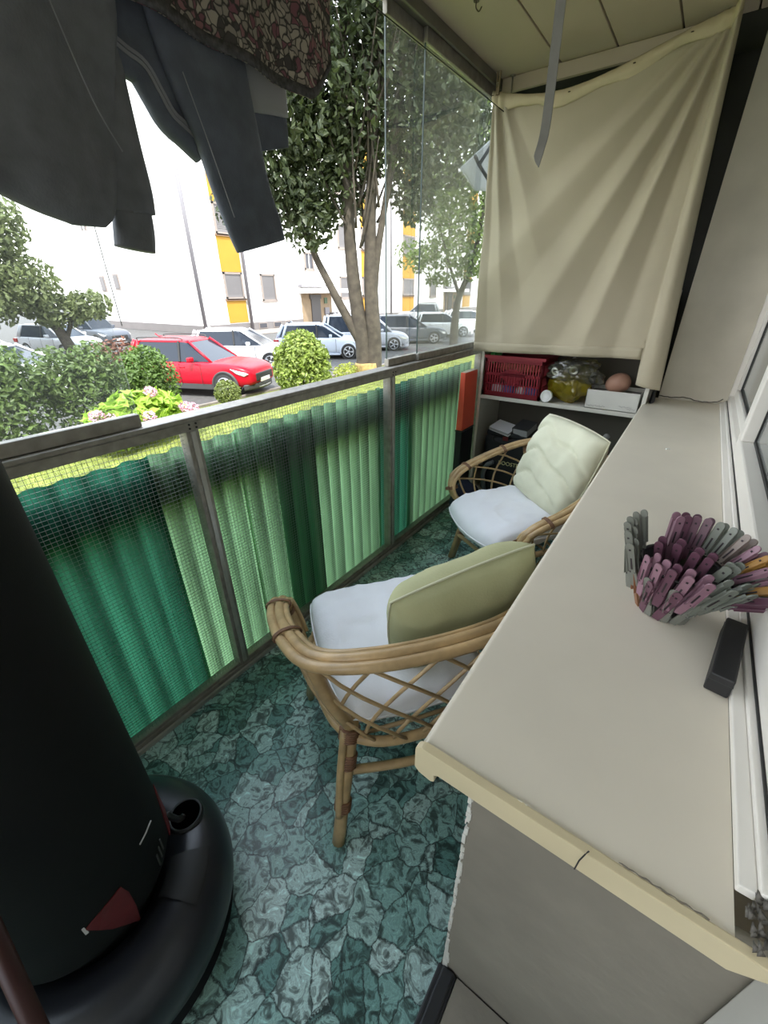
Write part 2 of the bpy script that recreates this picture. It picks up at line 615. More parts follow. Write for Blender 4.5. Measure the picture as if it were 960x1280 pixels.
cr_.tube([(0.047, 0.3375, 0.862), (0.048, 0.3374, 0.885), (0.051, 0.3378, 0.904), (0.054, 0.343, 0.9055)], 0.0009, 5)
cr_.build('crack', gasket, wt)
chip_m = mat('chip_grime', (0.16, 0.14, 0.11), 0.9)
MB().tube([(0.085 + 0.0035 * k, 0.3512 + 0.0006 * math.sin(k * 1.7), 0.9052) for k in range(26)], [0.0004 + 0.0007 * abs(math.sin(k * 0.6)) for k in range(26)], 5).build('open_joint', chip_m, wt)
for x, w in ((-0.035, 0.005), (-0.026, 0.003)):
    MB().box(x, x + w, 0.350, 0.3515, 0.9045, 0.9060).build('chipped_edge', mat('chip_pale', (0.7, 0.66, 0.55), 0.9), wt)
tag(MB().tube([(0.006, 2.066, 0.902), (0.012, 2.07, 0.904), (0.022, 2.071, 0.902)], [0.004, 0.003, 0.0015], 8).build('plaster_crumb', mat('white_crumb', (0.75, 0.74, 0.70), 0.8)), 'small white crumb lying alone on the far half of the worktop', 'crumb')
gb = MB()
for i in range(26):
    a = rnd.random()
    gb.add(*(lambda c, r: ([(c[0] + r * math.cos(2.1 * k) * (0.6 + 0.8 * rnd.random()), c[1] + r * math.sin(2.1 * k), c[2] + r * (k % 2)) for k in range(3)] + [(c[0], c[1], c[2] + r)], [(0, 1, 2), (0, 1, 3), (1, 2, 3), (2, 0, 3)]))((0.206 + 0.02 * rnd.random(), 0.345 + 0.055 * rnd.random(), 0.903 + 0.012 * a), 0.0055))
struct(gb.build('trim_7', mat('grey_sealant', (0.13, 0.12, 0.105), 0.8), smooth=True), 'crumbling grey sealant at the worktop corner')

# ---------------------------------------------------------------- railing
rail = thing('balcony_railing', 'aluminium balcony railing with wire mesh and green corrugated sheets', 'railing', (RX, 0, 0))
rail.location = (0, 0, 0)
MB().box(-1.345, RX + 0.008, -1.62, 3.36, 1.103, 1.135).box(-1.35, RX + 0.013, -1.62, 3.36, 1.135, 1.15).build('top_rail', alu, rail, bevel=0.004)
MB().box(-1.345, RX, -1.62, 3.36, 0.0, 0.035).box(-1.315, RX - 0.004, -1.62, 3.36, 0.035, 0.05).build('bottom_rail', alu, rail, bevel=0.003)
MB().box(RX + 0.001, RX + 0.012, -1.62, 3.36, 0.0, 0.02).build('floor_bead', alu_light, rail, bevel=0.002)
posts = (-1.64, -0.46, 0.722, 1.90, 3.08)
for y in posts[1:]:
    p = MB().box(-1.335, RX, y - 0.023, y + 0.023, 0.036, 1.102).build('post', alu, rail, bevel=0.003)
    MB().box(RX, RX + 0.006, y - 0.009, y + 0.009, 0.05, 1.102).build('post_rib', alu_light, p, bevel=0.002)
    bt = MB()
    for dy in (-0.012, 0.012):
        for z in (1.113, 1.126):
            bt.cyl((RX + 0.008, y + dy, z), (RX + 0.0105, y + dy, z), 0.0035, n=8)
    bt.build('rivet', gasket, p)


def green_sheet(name, col, trans):
    """Translucent fibreglass, weathered in streaks, with trough shade painted along its corrugations."""
    M = mat(name, col, 0.5, var=0.38, scale=1.0, detail=6.0, trans=trans)
    t = M.node_tree
    nz2 = [n for n in t.nodes if n.type == 'TEX_NOISE'][0]
    co = [n for n in t.nodes if n.type == 'TEX_COORD'][0]
    mp = t.nodes.new('ShaderNodeMapping')
    mp.inputs['Scale'].default_value = (1.0, 17.0, 1.3)
    t.links.new(co.outputs['Object'], mp.inputs['Vector'])
    t.links.new(mp.outputs[0], nz2.inputs['Vector'])
    # shade of the corrugation painted into the colour, a darker stripe per trough
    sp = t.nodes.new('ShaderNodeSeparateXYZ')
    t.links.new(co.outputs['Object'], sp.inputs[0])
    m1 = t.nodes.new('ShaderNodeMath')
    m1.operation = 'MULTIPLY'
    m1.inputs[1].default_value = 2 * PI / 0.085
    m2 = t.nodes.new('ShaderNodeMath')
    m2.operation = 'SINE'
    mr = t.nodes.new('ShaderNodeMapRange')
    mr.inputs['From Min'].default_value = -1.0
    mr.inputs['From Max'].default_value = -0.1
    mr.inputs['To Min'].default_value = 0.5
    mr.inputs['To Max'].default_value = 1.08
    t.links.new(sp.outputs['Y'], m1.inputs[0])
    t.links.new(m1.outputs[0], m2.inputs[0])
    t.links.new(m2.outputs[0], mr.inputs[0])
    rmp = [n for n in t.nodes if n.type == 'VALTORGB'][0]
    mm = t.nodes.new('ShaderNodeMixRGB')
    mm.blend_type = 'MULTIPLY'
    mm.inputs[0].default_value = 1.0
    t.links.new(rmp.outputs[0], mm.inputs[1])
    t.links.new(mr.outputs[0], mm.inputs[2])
    for n in t.nodes:
        if n.type == 'BSDF_PRINCIPLED':
            t.links.new(mm.outputs[0], n.inputs['Base Color'])
        if n.type == 'BSDF_TRANSLUCENT':
            t.links.new(mm.outputs[0], n.inputs[0])
    return M


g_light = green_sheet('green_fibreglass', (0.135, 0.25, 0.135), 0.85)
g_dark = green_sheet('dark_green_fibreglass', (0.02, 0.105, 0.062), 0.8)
sheets = [(-1.60, -0.50, 0), (-0.48, 0.20, 1), (0.10, 0.60, 1), (0.575, 0.95, 0), (0.93, 1.35, 0), (1.10, 1.36, 2), (1.34, 1.905, 0), (1.88, 2.26, 1), (2.20, 3.10, 0)]
for i, (y0, y1, kind) in enumerate(sheets):
    off = -1.372 - 0.011 * (i % 2)
    if kind == 2:
        off = -1.392
    pitch = 0.085
    amp = 0.012
    z0, z1 = -0.12 + 0.01 * (i % 3), 1.034 - 0.006 * (i % 2) - (0.02 if kind == 2 else 0)
    n = max(8, int((y1 - y0) / pitch * 10))
    sh = MB().grid(n, 8, lambda u, v, y0=y0, y1=y1, off=off, z0=z0, z1=z1: (off - amp * math.sin(2 * PI * (y0 + (y1 - y0) * u) / pitch) + 0.004 * mnoise.noise(Vector((u * 7, v * 3, i))), y0 + (y1 - y0) * u, z0 + (z1 - z0) * v + 0.006 * mnoise.noise(Vector((y0 + u * 3, 5 * v, 2)))))
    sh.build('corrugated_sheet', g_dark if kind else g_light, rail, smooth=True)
# wire mesh panels between the posts, one per bay
for a, b_ in zip(posts[:-1], posts[1:]):
    w = MB()
    y = a + 0.03
    while y < b_ - 0.02:
        w.box(-1.3055, -1.304, y - 0.0004, y + 0.0004, 0.05, 1.103)
        y += 0.0135
    z = 0.06
    while z < 1.103:
        w.box(-1.307, -1.3055, a + 0.023, b_ - 0.023, z - 0.0004, z + 0.0004)
        z += 0.0135
    w.build('wire_mesh', wire_m, rail)
# board of the flower box fixing outside the railing: the dark band across the sheets
tag(MB().box(-1.46, -1.406, -1.6, 2.93, 0.845, 0.995).box(-1.50, -1.405, -1.6, 2.93, 0.83, 0.845).build('outer_board', mat('dark_stained_board', (0.03, 0.035, 0.035), 0.7, var=0.3, scale=5), bevel=0.004), 'dark stained board running along the outside of the green sheets', 'board')

# ---------------------------------------------------------------- glazing
gm = glass_mat('dusty_glass', (0.97, 0.98, 0.975), 0.015, gloss=0.3)
gm2 = glass_mat('dustier_glass', (0.96, 0.975, 0.97), 0.02, gloss=0.3, dust_scale=1.6)
for nm, y0, y1, x, ml, txt in (('window_1', -1.6, 0.575, -1.305, gm2, 'hazy sliding glass pane at the near end'), ('window_2', 2.17, 3.30, -1.305, gm2, 'hazy sliding glass pane beside the curtain'), ('window_3', 1.90, 2.90, -1.328, gm, 'clear sliding glass pane behind the hazy far pane')):
    w = MB().box(x - 0.014, x + 0.014, y0, y1, 1.1505, 1.188).box(x - 0.011, x + 0.011, y0, y1, 2.45, 2.50).build(nm, alu, bevel=0.003)
    struct(w, txt)
    MB().box(x - 0.003, x + 0.003, y0 + 0.002, y1, 1.189, 2.449).build('pane', ml, w)
    MB().box(x - 0.0036, x + 0.0036, y0 - 0.001, y0 + 0.0018, 1.189, 2.449).build('pane_edge', mat('dark_glass_edge', (0.03, 0.06, 0.055), 0.3), w)
struct(MB().box(-1.36, -1.268, -1.62, 3.36, 2.50, 2.529).box(-1.275, -1.262, -1.62, 3.36, 2.485, 2.529).build('trim_8', mat('dark_grey_track', (0.16, 0.15, 0.13), 0.5, metal=0.3, var=0.15, scale=10), bevel=0.003), 'grey track of the sliding glazing under the ceiling')

# ================================================================ rattan chairs
cane = mat('honey_rattan_cane', (0.44, 0.30, 0.15), 0.38, var=0.28, scale=14, bump=0.08, bscale=60)
cane_thin = mat('thin_rattan_cane', (0.42, 0.29, 0.15), 0.42, var=0.25, scale=18)
bind = mat('brown_cane_binding', (0.20, 0.10, 0.055), 0.5, var=0.3, scale=60)
white_c = mat('white_cotton', (0.80, 0.80, 0.83), 0.85, var=0.03, scale=6, bump=0.12, bscale=180)
cream_c = mat('cream_green_cotton', (0.64, 0.63, 0.48), 0.85, var=0.06, scale=7, bump=0.12, bscale=160)
sage_c = mat('sage_green_cotton', (0.44, 0.44, 0.25), 0.85, var=0.07, scale=7, bump=0.12, bscale=160)
sage_side = mat('pale_sage_piping', (0.60, 0.60, 0.44), 0.85)


def wrapped(mb, p, d, r, L=0.03, turns=5):
    """Cane binding: a stack of thin rings round a joint."""
    d = Vector(d).normalized()
    p = Vector(p)
    for i in range(turns):
        c = p + d * (L * (i / (turns - 1) - 0.5))
        mb.tube([c - d * L / turns * 0.55, c, c + d * L / turns * 0.55], [r * 0.96, r * 1.05, r * 0.96], 10)


def make_chair(label, group, W=1.0):
    root = thing('rattan_chair', label, 'chair', (0, 0, 0), 0, group)
    hw = 0.315 * W
    half = [(hw * 0.93, 0.195, 0.34), (hw * 1.0, 0.265, 0.42), (hw * 1.07, 0.28, 0.495), (hw * 1.13, 0.23, 0.558), (hw * 1.17, 0.09, 0.612),
            (hw * 1.10, -0.08, 0.672), (hw * 0.94, -0.21, 0.715), (hw * 0.55, -0.285, 0.75)]
    path = half + [(0, -0.305, 0.757)] + [(-x, y, z) for x, y, z in reversed(half)]
    sp = smooth_path(path, 7)

    def off(dist, dz):
        out = []
        for i, p in enumerate(sp):
            d = sp[min(i + 1, len(sp) - 1)] - sp[max(i - 1, 0)]
            n = Vector((d.y, -d.x, 0))
            if n.length < 1e-4 or abs(d.z) > 0.75 * d.length:
                n = Vector((p.x, 0, 0))
            n.normalize()
            if n.dot(Vector((p.x, p.y + 0.02, 0))) < 0:
                n = -n
            out.append(p + n * dist + Vector((0, 0, dz)))
        return out
    mid = off(0, 0.0)
    rim = MB().tube(mid, 0.0155, 10).build('rim', cane, root, smooth=True)
    MB().tube(off(0.026, -0.004), 0.0145, 10).build('outer_cane', cane, rim, smooth=True)
    MB().tube(off(-0.021, -0.002)[4:-4], 0.010, 8).build('inner_cane', cane, rim, smooth=True)
    for k in (12, 24, 34, len(sp) - 13, len(sp) - 25, len(sp) - 35):
        d = sp[k + 1] - sp[k - 1]
        n = Vector((d.y, -d.x, 0)).normalized()
        u = d.normalized().cross(n)
        bd = MB()
        for o2 in (-0.006, 0, 0.006):
            c = sp[k] + d.normalized() * o2 + n * math.copysign(0.004, n.dot(sp[k]))
            bd.tube([c + n * 0.040 * math.cos(a) + u * 0.0185 * math.sin(a) for a in (2 * PI * j / 18 for j in range(18))], 0.0026, 5, loop=True)
        bd.build('binding', bind, rim, smooth=True)
    # seat ring and slats
    ring = smooth_path([(0.27 * W, 0.22, 0.355), (0.285 * W, 0.05, 0.352), (0.255 * W, -0.14, 0.35), (0.16 * W, -0.23, 0.35), (0, -0.25, 0.35), (-0.16 * W, -0.23, 0.35), (-0.255 * W, -0.14, 0.35), (-0.285 * W, 0.05, 0.352), (-0.27 * W, 0.22, 0.355), (-0.12 * W, 0.262, 0.357), (0.12 * W, 0.262, 0.357)], 6, True)
    sf = MB().tube(ring, 0.0155, 10, True).build('seat_frame', cane, root, smooth=True)
    sl = MB()
    for i in range(9):
        y = -0.2 + i * 0.055
        sl.tube([(-0.262 * W * (1 if y > -0.1 else 0.8), y, 0.357), (0, y, 0.35), (0.262 * W * (1 if y > -0.1 else 0.8), y, 0.357)], 0.007, 6)
    sl.build('seat_slats', cane_thin, sf, smooth=True)
    # legs: paired canes splayed outwards
    for sx in (-1, 1):
        f0 = Vector((0.255 * sx * W, 0.20, 0.40))
        f1 = Vector((0.30 * sx * W, 0.275, 0.0))
        lg = MB().tube([f0, f1], 0.0165, 10)
        lg.tube([f0 + Vector((0.004 * sx, -0.026, -0.02)), f0.lerp(f1, 0.6) + Vector((0.001 * sx, -0.026, 0)), f1 + Vector((0, -0.022, 0.0))], 0.0125, 9)
        lg = lg.build('front_leg', cane, root, smooth=True)
        for args in ((f0.lerp(f1, 0.55) + Vector((0, -0.012, 0)), f1 - f0, 0.027, 0.03), (f0.lerp(f1, 0.14), f1 - f0, 0.022, 0.03)):
            w = MB()
            wrapped(w, *args)
            w.build('binding', bind, lg, smooth=True)
        top = Vector((1.0 * hw * sx, -0.185, 0.700))
        seat = Vector((0.215 * sx * W, -0.185, 0.385))
        foot = Vector((0.30 * sx * W, -0.285, 0.0))
        rl = MB().tube(smooth_path([seat + Vector((0, 0.012, 0.045)), seat, seat.lerp(foot, 0.3), foot], 5), 0.0205, 10)
        rl.tube(smooth_path([seat + Vector((0.026 * sx, -0.012, 0.0)), seat.lerp(foot, 0.4) + Vector((0.022 * sx, -0.012, 0)), seat.lerp(foot, 0.72) + Vector((0.012 * sx, -0.014, 0))], 5), 0.012, 9)
        rl = rl.build('rear_leg', cane, root, smooth=True)
        for args in ((seat + Vector((0.01 * sx, -0.005, -0.02)), foot - seat, 0.031, 0.035, 6), (seat.lerp(foot, 0.28), foot - seat, 0.026, 0.04, 6), (seat.lerp(foot, 0.66), foot - seat, 0.026, 0.03)):
            w = MB()
            wrapped(w, *args)
            w.build('binding', bind, rl, smooth=True)
        ps = MB().tube(smooth_path([top, top.lerp(seat, 0.5) + Vector((0.012 * sx, -0.012, 0)), seat + Vector((0.004 * sx, 0.0, 0.0))], 6), 0.0205, 10).build('back_post', cane, root, smooth=True)
        w = MB()
        wrapped(w, top.lerp(seat, 0.09), seat - top, 0.02, 0.035, 6)
        w.build('binding', bind, ps, smooth=True)
        MB().tube(smooth_path([(0.285 * sx * W, 0.02, 0.352), (0.29 * sx * W, 0.10, 0.30), (0.287 * sx * W, 0.215, 0.18)], 5), 0.011, 8).build('brace', cane, root, smooth=True)
    MB().tube(smooth_path([(-0.245 * W, -0.22, 0.235), (0, -0.255, 0.235), (0.245 * W, -0.22, 0.235)], 6), 0.014, 9).build('stretcher', cane, root, smooth=True)
    MB().tube(smooth_path([(-0.285 * W, 0.245, 0.17), (0, 0.25, 0.20), (0.285 * W, 0.245, 0.17)], 6), 0.012, 9).build('stretcher', cane, root, smooth=True)
    # crossed canes between seat ring and rim
    nS = len(sp)

    def rimp(t):
        x = min(max(t, 0), 1) * (nS - 1)
        i = min(int(x), nS - 2)
        return sp[i].lerp(sp[i + 1], x - i)

    base = smooth_path([(0.29 * W, 0.16, 0.352), (0.287 * W, 0.05, 0.352), (0.258 * W, -0.14, 0.35), (0.16 * W, -0.23, 0.35), (0, -0.255, 0.35), (-0.16 * W, -0.23, 0.35), (-0.258 * W, -0.14, 0.35), (-0.287 * W, 0.05, 0.352), (-0.29 * W, 0.16, 0.352)], 8)
    nB = len(base)

    def bas(t):
        x = min(max(t, 0), 1) * (nB - 1)
        i = min(int(x), nB - 2)
        return base[i].lerp(base[i + 1], x - i)
    lat = MB()
    M = 13
    dt = 0.17
    for k in range(M):
        t = 0.10 + 0.80 * k / (M - 1)
        for sgn in (-1, 1):
            t0, t1 = t - sgn * dt / 2, t + sgn * dt / 2
            if t1 < 0.09 or t1 > 0.91 or t0 < 0 or t0 > 1:
                continue
            a, b = bas(t0), rimp(t1)
            pts = []
            for j in range(9):
                s = j / 8
                q = bas(t0 + (t1 - t0) * s).lerp(rimp(t0 + (t1 - t0) * s), s)
                bow = math.sin(PI * s) * 0.012
                o = Vector((q.x, q.y, 0)).normalized() * (bow + sgn * 0.0035)
                pts.append(q + o)
            lat.tube(pts, 0.0055, 7)
    lat.build('lattice', cane_thin, root, smooth=True)
    return root


def place(root, x, y, rz, z=0.0):
    root.location = (x, y, z)
    root.rotation_euler = (0, 0, rz)
    return root


FA = math.atan2(0.60, -0.80) - PI / 2          # local +Y turned to the near chair's facing
FB = math.atan2(-0.82, -0.58) - PI / 2
CHG = 'rattan tub chairs on the balcony'
ch1 = place(make_chair('honey rattan tub chair with olive back cushion, the nearer one seen from behind', CHG), -0.55, 0.86, FA)
ch2 = copy_tree(ch1)
place(ch2, -0.535, 2.10, FB)
ch2['label'] = 'honey rattan tub chair standing in front of the shelving with red crate'


def cushion_obj(name, label, cat, mtx, w, d, th, m, pipe_m, ex=6.0, group=None, taper=0.0, droop=0.0, wr=0.006, seed=0, corner=0.12, creases=0.0):
    """A stuffed cushion: two bowed faces meeting in a piped seam, wrinkled by noise."""
    root = MB()
    nu = 40

    def outline(u, v):
        # rounded square from the unit square
        r = 1 - corner * (u * u * v * v)
        return u * r, v * r

    def P(u, v, s):
        a, b = outline(u, v)
        prof = max(0.0, (1 - abs(u) ** ex)) ** 0.55 * max(0.0, (1 - abs(v) ** ex)) ** 0.55
        x = a * w / 2 * (1 - taper * (0.5 - b / 2))
        y = b * d / 2
        nzv = mnoise.noise(Vector((x * 9 + seed, y * 9, s * 3.1))) + 0.5 * mnoise.noise(Vector((x * 22, y * 14 + seed, s * 5)))
        cs = -creases * (1 - abs(math.sin(19 * y + 22 * x * x - 1.2 * x * 3 + 2.2 * mnoise.noise(Vector((x * 5, y * 3, seed)))))) ** 4 * (1 - abs(v) ** 4)
        rg = (0.5 - abs(mnoise.noise(Vector((x * 7 + 3 * seed, y * 11, 1.5 + s))))) ** 3 * 6.0
        z = s * (th / 2 * prof + (wr * (nzv + rg) + cs) * min(1, prof * 2))
        z += -droop * max(0, b) ** 3
        return mtx @ Vector((x, y, z))
    for s in (1, -1):
        root.grid(nu, nu, lambda i, j, s=s: P(2 * i - 1, 2 * j - 1, s))
    o = root.build(name, m, None, smooth=True, merge=0.0004)
    tag(o, label, cat, group)
    rim = []
    K = 24
    for u, v in [(-1 + 2 * k / K, -1) for k in range(K)] + [(1, -1 + 2 * k / K) for k in range(K)] + [(1 - 2 * k / K, 1) for k in range(K)] + [(-1, 1 - 2 * k / K) for k in range(K)]:
        rim.append(P(u, v, 1))
    MB().tube(rim, 0.0035, 6, True).build('piping', pipe_m, o, smooth=True)
    return o


def local(root, x, y, z, rx=0, ry=0, rz=0):
    base = Matrix.Translation(root.location) @ Matrix.Rotation(root.rotation_euler.z, 4, 'Z')
    return base @ Matrix.Translation((x, y, z)) @ Euler((rx, ry, rz), 'XYZ').to_matrix().to_4x4()


SG = 'white seat cushions of the rattan chairs'
cushion_obj('seat_cushion', 'white quilted seat cushion lying on the nearer rattan chair', 'cushion', local(ch1, 0, 0.085, 0.42), 0.55, 0.61, 0.115, white_c, white_c, 9, SG, 0.10, 0.02, 0.009, 2, 0.10)
cushion_obj('seat_cushion', 'white plump seat cushion on the far rattan chair in front of the shelving', 'cushion', local(ch2, 0, 0.085, 0.425), 0.555, 0.60, 0.13, white_c, white_c, 8, SG, 0.10, 0.045, 0.009, 7, 0.14)
cushion_obj('back_cushion', 'olive green square cushion leaning in the nearer rattan chair', 'cushion', local(ch1, 0.155, -0.095, 0.655, math.radians(108), math.radians(-10), math.radians(3)), 0.47, 0.40, 0.18, sage_c, sage_side, 4, 'back cushions of the rattan chairs', 0, 0, 0.007, 4, 0.06)
cushion_obj('back_cushion', 'creased pale cream cushion propped against the far rattan chair back', 'cushion', local(ch2, -0.03, -0.12, 0.69, math.radians(110), math.radians(-2), math.radians(-4)), 0.49, 0.46, 0.15, cream_c, cream_c, 5, 'back cushions of the rattan chairs', 0, 0, 0.007, 11, 0.06, 0.028)

# ================================================================ curtain at the far end
cloth_m = mat('unbleached_cotton_sheet', (0.52, 0.46, 0.34), 0.9, var=0.05, scale=3, bump=0.12, bscale=220, trans=0.2)
cx0, cx1 = -1.272, -0.225
CY = 2.85


def topz(u):
    s = 0.075 * math.sin(PI * min(1, u * 1.02)) ** 1.0 + 0.02 * math.sin(2 * PI * u)
    return 2.455 + 0.085 * u ** 1.4 - s


def curt(u, v):
    flap = max(0.0, (u - 0.90) / 0.10)
    zt = topz(min(u, 1))
    zb = 1.137 + 0.02 * u if u < 0.895 else 1.0 + 0.02 * (1 - flap)
    x = cx0 + (cx1 - cx0) * min(u / 0.9, 1.0) - 0.01 * (1 - v) * 0
    if u <= 0.9:
        x = cx0 + (-0.235 - cx0) * (u / 0.9)
        x += 0.012 * v * (1 - u)
    else:
        x = -0.235 + (0.022 + 0.105 * v) * flap
    z = zt + (zb - zt) * v
    # folds fanning out of the right hand hook, and straight ones under the left hook
    dx, dz = cx1 - x, 2.56 - z
    ang = math.atan2(dx, max(dz, 1e-3))
    dist = math.hypot(dx, dz)
    y = 0.0
    for a0, w_, am in ((7, 2.6, 0.030), (14, 2.4, -0.034), (20, 3.2, 0.030), (28, 3.0, -0.030), (36, 4.0, 0.024), (45, 4.0, -0.022), (54, 5.0, 0.014), (62, 5.0, -0.010)):
        k = (math.degrees(ang) - a0) / w_
        y += 0.72 * am * math.exp(-abs(k) ** 1.6) * min(1, dist / 0.25) * math.exp(-0.45 * max(0, dist - 0.5))
    d2 = math.atan2(x - cx0, max(dz, 1e-3))
    dl = math.hypot(x - cx0, dz)
    for a0, w_, am in ((4, 1.6, 0.014), (9, 2.2, -0.020), (15, 2.8, 0.018), (23, 3.2, -0.014), (32, 4, 0.008)):
        k = (math.degrees(d2) - a0) / w_
        y += am * math.exp(-abs(k) ** 1.4) * min(1, dl / 0.2) * math.exp(-1.1 * max(0, dl - 0.4))
    y += 0.012 * mnoise.noise(Vector((x * 2.2, z * 1.3, 4.0)))
    y += -0.05 * math.sin(PI * v) * math.sin(PI * min(1, u)) * 0.6
    if v > 0.93:
        y += 0.003 * math.sin(x * 30)
    if flap > 0:
        y += -0.028 * math.sin(PI * min(1, flap * 1.0)) - 0.012
    return (x, CY + y, z)


cur = thing('curtain', 'cream cotton sheet hung as a curtain in front of the shelving', 'curtain', (0, 0, 0))
MB().grid(150, 90, curt).build('cloth', cloth_m, cur, smooth=True, solid=0.003)


def hemband(u, v):
    x, y, z = curt(u * 0.985, 0.0)
    w = 0.055 + 0.012 * math.sin(u * 23) + 0.01 * mnoise.noise(Vector((u * 12, 0, 0)))
    bul = 0.016 * math.sin(PI * v) + 0.004 * mnoise.noise(Vector((u * 40, v * 4, 1)))
    return (x + 0.004 * v, y - 0.006 - bul, z + 0.006 - w * v)


MB().grid(110, 8, hemband).build('hem', mat('hem_cotton', (0.56, 0.48, 0.33), 0.9, var=0.07, scale=10, bump=0.1, bscale=150), cur, smooth=True, solid=0.003)
MB().grid(60, 3, lambda u, v: (lambda p: (p[0], p[1] - 0.0035, p[2]))(curt(u * 0.89, 0.955 + 0.045 * v))).build('bottom_hem', cloth_m, cur, smooth=True, solid=0.002)
hk = MB()
for u in (0.005, 0.36, 0.60, 0.78, 0.995):
    x, y, z = curt(u, 0)
    hk.cyl((x, y + 0.02, z + 0.004), (x, y - 0.024, z - 0.016), 0.003, 0.002, 8)
    hk.lathe([(0.001, 0), (0.006, 0.001), (0.006, 0.003), (0.001, 0.004)], (x, y - 0.024, z - 0.018), 10)
hk.build('pin', mat('rusty_pin', (0.10, 0.08, 0.06), 0.5, metal=0.6), cur, smooth=True)

# board of the head of the shelving, against the ceiling
struct(MB().box(-1.262, -0.24, 2.93, 2.955, 2.468, 2.529).build('trim_9', ceil_m, bevel=0.002), 'cream board across the ceiling over the curtain')

# ================================================================ shelving and what is on it
shelf_m = mat('white_melamine', (0.62, 0.60, 0.54), 0.5, var=0.04, scale=4)
shv = thing('shelving_unit', 'white open shelving unit behind the cotton curtain', 'shelving', (0, 0, 0))
SY0, SY1 = 2.92, 3.34
MB().box(-1.222, -1.202, SY0, SY1, 0.0, 1.5).build('side_panel', shelf_m, shv, bevel=0.002)
MB().box(-0.185, -0.163, SY0, SY1, 0.0, 1.5).build('side_panel', shelf_m, shv, bevel=0.002)
MB().box(-1.202, -0.185, SY1 - 0.012, SY1, 0.0, 1.5).build('back_panel', mat('dull_hardboard', (0.14, 0.13, 0.11), 0.8), shv)
for z in (0.05, 0.81, 1.45):
    MB().box(-1.202, -0.185, SY0, SY1 - 0.012, z, z + 0.026).build('shelf', shelf_m, shv, bevel=0.002)
SZ = 0.836

# red lattice crate
crate_m = mat('crimson_plastic', (0.33, 0.018, 0.035), 0.4, var=0.08, scale=12, trans=0.12)
cr0, cr1, cy0, cy1, cz0, cz1 = -1.192, -0.785, 2.925, 3.24, SZ + 0.001, SZ + 0.275
crate = thing('plastic_crate', 'crimson slatted plastic crate on the shelf under the curtain', 'crate', ((cr0 + cr1) / 2, (cy0 + cy1) / 2, SZ))


def rel(o, mb):
    l = o.location
    mb.v = [(a - l.x, b - l.y, c - l.z) for a, b, c in mb.v]
    return mb


def lattice_wall(mb, a0, a1, z0, z1, put, nbar):
    """Crate side: solid rim and foot bands, upright bars in two tiers, cross bands and a handle panel."""
    H = z1 - z0
    put(mb, a0, a1, z0, z0 + 0.12 * H)
    put(mb, a0, a1, z1 - 0.16 * H, z1)
    put(mb, a0, a0 + 0.016, z0, z1)
    put(mb, a1 - 0.016, a1, z0, z1)
    put(mb, a0, a1, z0 + 0.52 * H, z0 + 0.58 * H)
    put(mb, a0, a1, z0 + 0.30 * H, z0 + 0.325 * H)
    mid = (a0 + a1) / 2
    for i in range(6):
        f = i / 6
        hwid = (a1 - a0) * (0.22 - 0.03 * i)
        put(mb, mid - hwid, mid + hwid, z0 + (0.54 - 0.035 * (i + 1)) * H, z0 + (0.54 - 0.035 * i) * H)
        put(mb, mid - hwid, mid + hwid, z0 + (0.56 + 0.022 * i) * H, z0 + (0.56 + 0.022 * (i + 1)) * H)
    for i in range(nbar):
        x = a0 + (a1 - a0) * (i + 0.5) / nbar
        put(mb, x - 0.0035, x + 0.0035, z0, z1 - 0.1 * H)


for s, nm in ((cy0, 'front_side'), (cy1, 'rear_side')):
    w = MB()
    lattice_wall(w, cr0, cr1, cz0, cz1, lambda mb, a, b, c, d, s=s: mb.box(a, b, s, s + 0.004, c, d), 22)
    rel(crate, w).build(nm, crate_m, crate)
for s in (cr0, cr1 - 0.004):
    w = MB()
    lattice_wall(w, cy0, cy1, cz0, cz1, lambda mb, a, b, c, d, s=s: mb.box(s, s + 0.004, a, b, c, d), 16)
    rel(crate, w).build('end_side', crate_m, crate)
rel(crate, MB().box(cr0, cr1, cy0, cy1, cz0, cz0 + 0.004)).build('bottom', crate_m, crate)
rel(crate, frame_ring(MB(), cy0 - 0.008, cy1 + 0.012, 0, 0, 0, 0, 0) if False else MB().box(cr0 - 0.006, cr1 + 0.008, cy0 - 0.008, cy0 + 0.004, cz1 - 0.02, cz1).box(cr0 - 0.006, cr1 + 0.008, cy1, cy1 + 0.012, cz1 - 0.02, cz1).box(cr0 - 0.006, cr0 + 0.004, cy0, cy1, cz1 - 0.02, cz1).box(cr1 - 0.004, cr1 + 0.008, cy0, cy1, cz1 - 0.02, cz1)).build('rim', crate_m, crate, bevel=0.002)


def crumple(name, label, cat, c, s, m, seed, amt=0.25, group=None, sub=4, flat=0.0):
    bm = bmesh.new()
    bmesh.ops.create_icosphere(bm, subdivisions=sub, radius=1.0)
    for v in bm.verts:
        p = v.co.copy()
        k = 1 + amt * mnoise.noise(p * 1.7 + Vector((seed, 0, 0))) + amt * 0.6 * abs(mnoise.noise(p * 4.1 + Vector((0, seed, 0))))
        v.co = Vector((p.x * s[0] * k, p.y * s[1] * k, p.z * s[2] * k))
        if flat and v.co.z < -flat * s[2]:
            v.co.z = -flat * s[2]
    me = bpy.data.meshes.new(name)
    bm.to_mesh(me)
    bm.free()
    me.polygons.foreach_set('use_smooth', [True] * len(me.polygons))
    me.materials.append(m)
    o = bpy.data.objects.new(name, me)
    COL.objects.link(o)
    o.location = c
    return tag(o, label, cat, group)


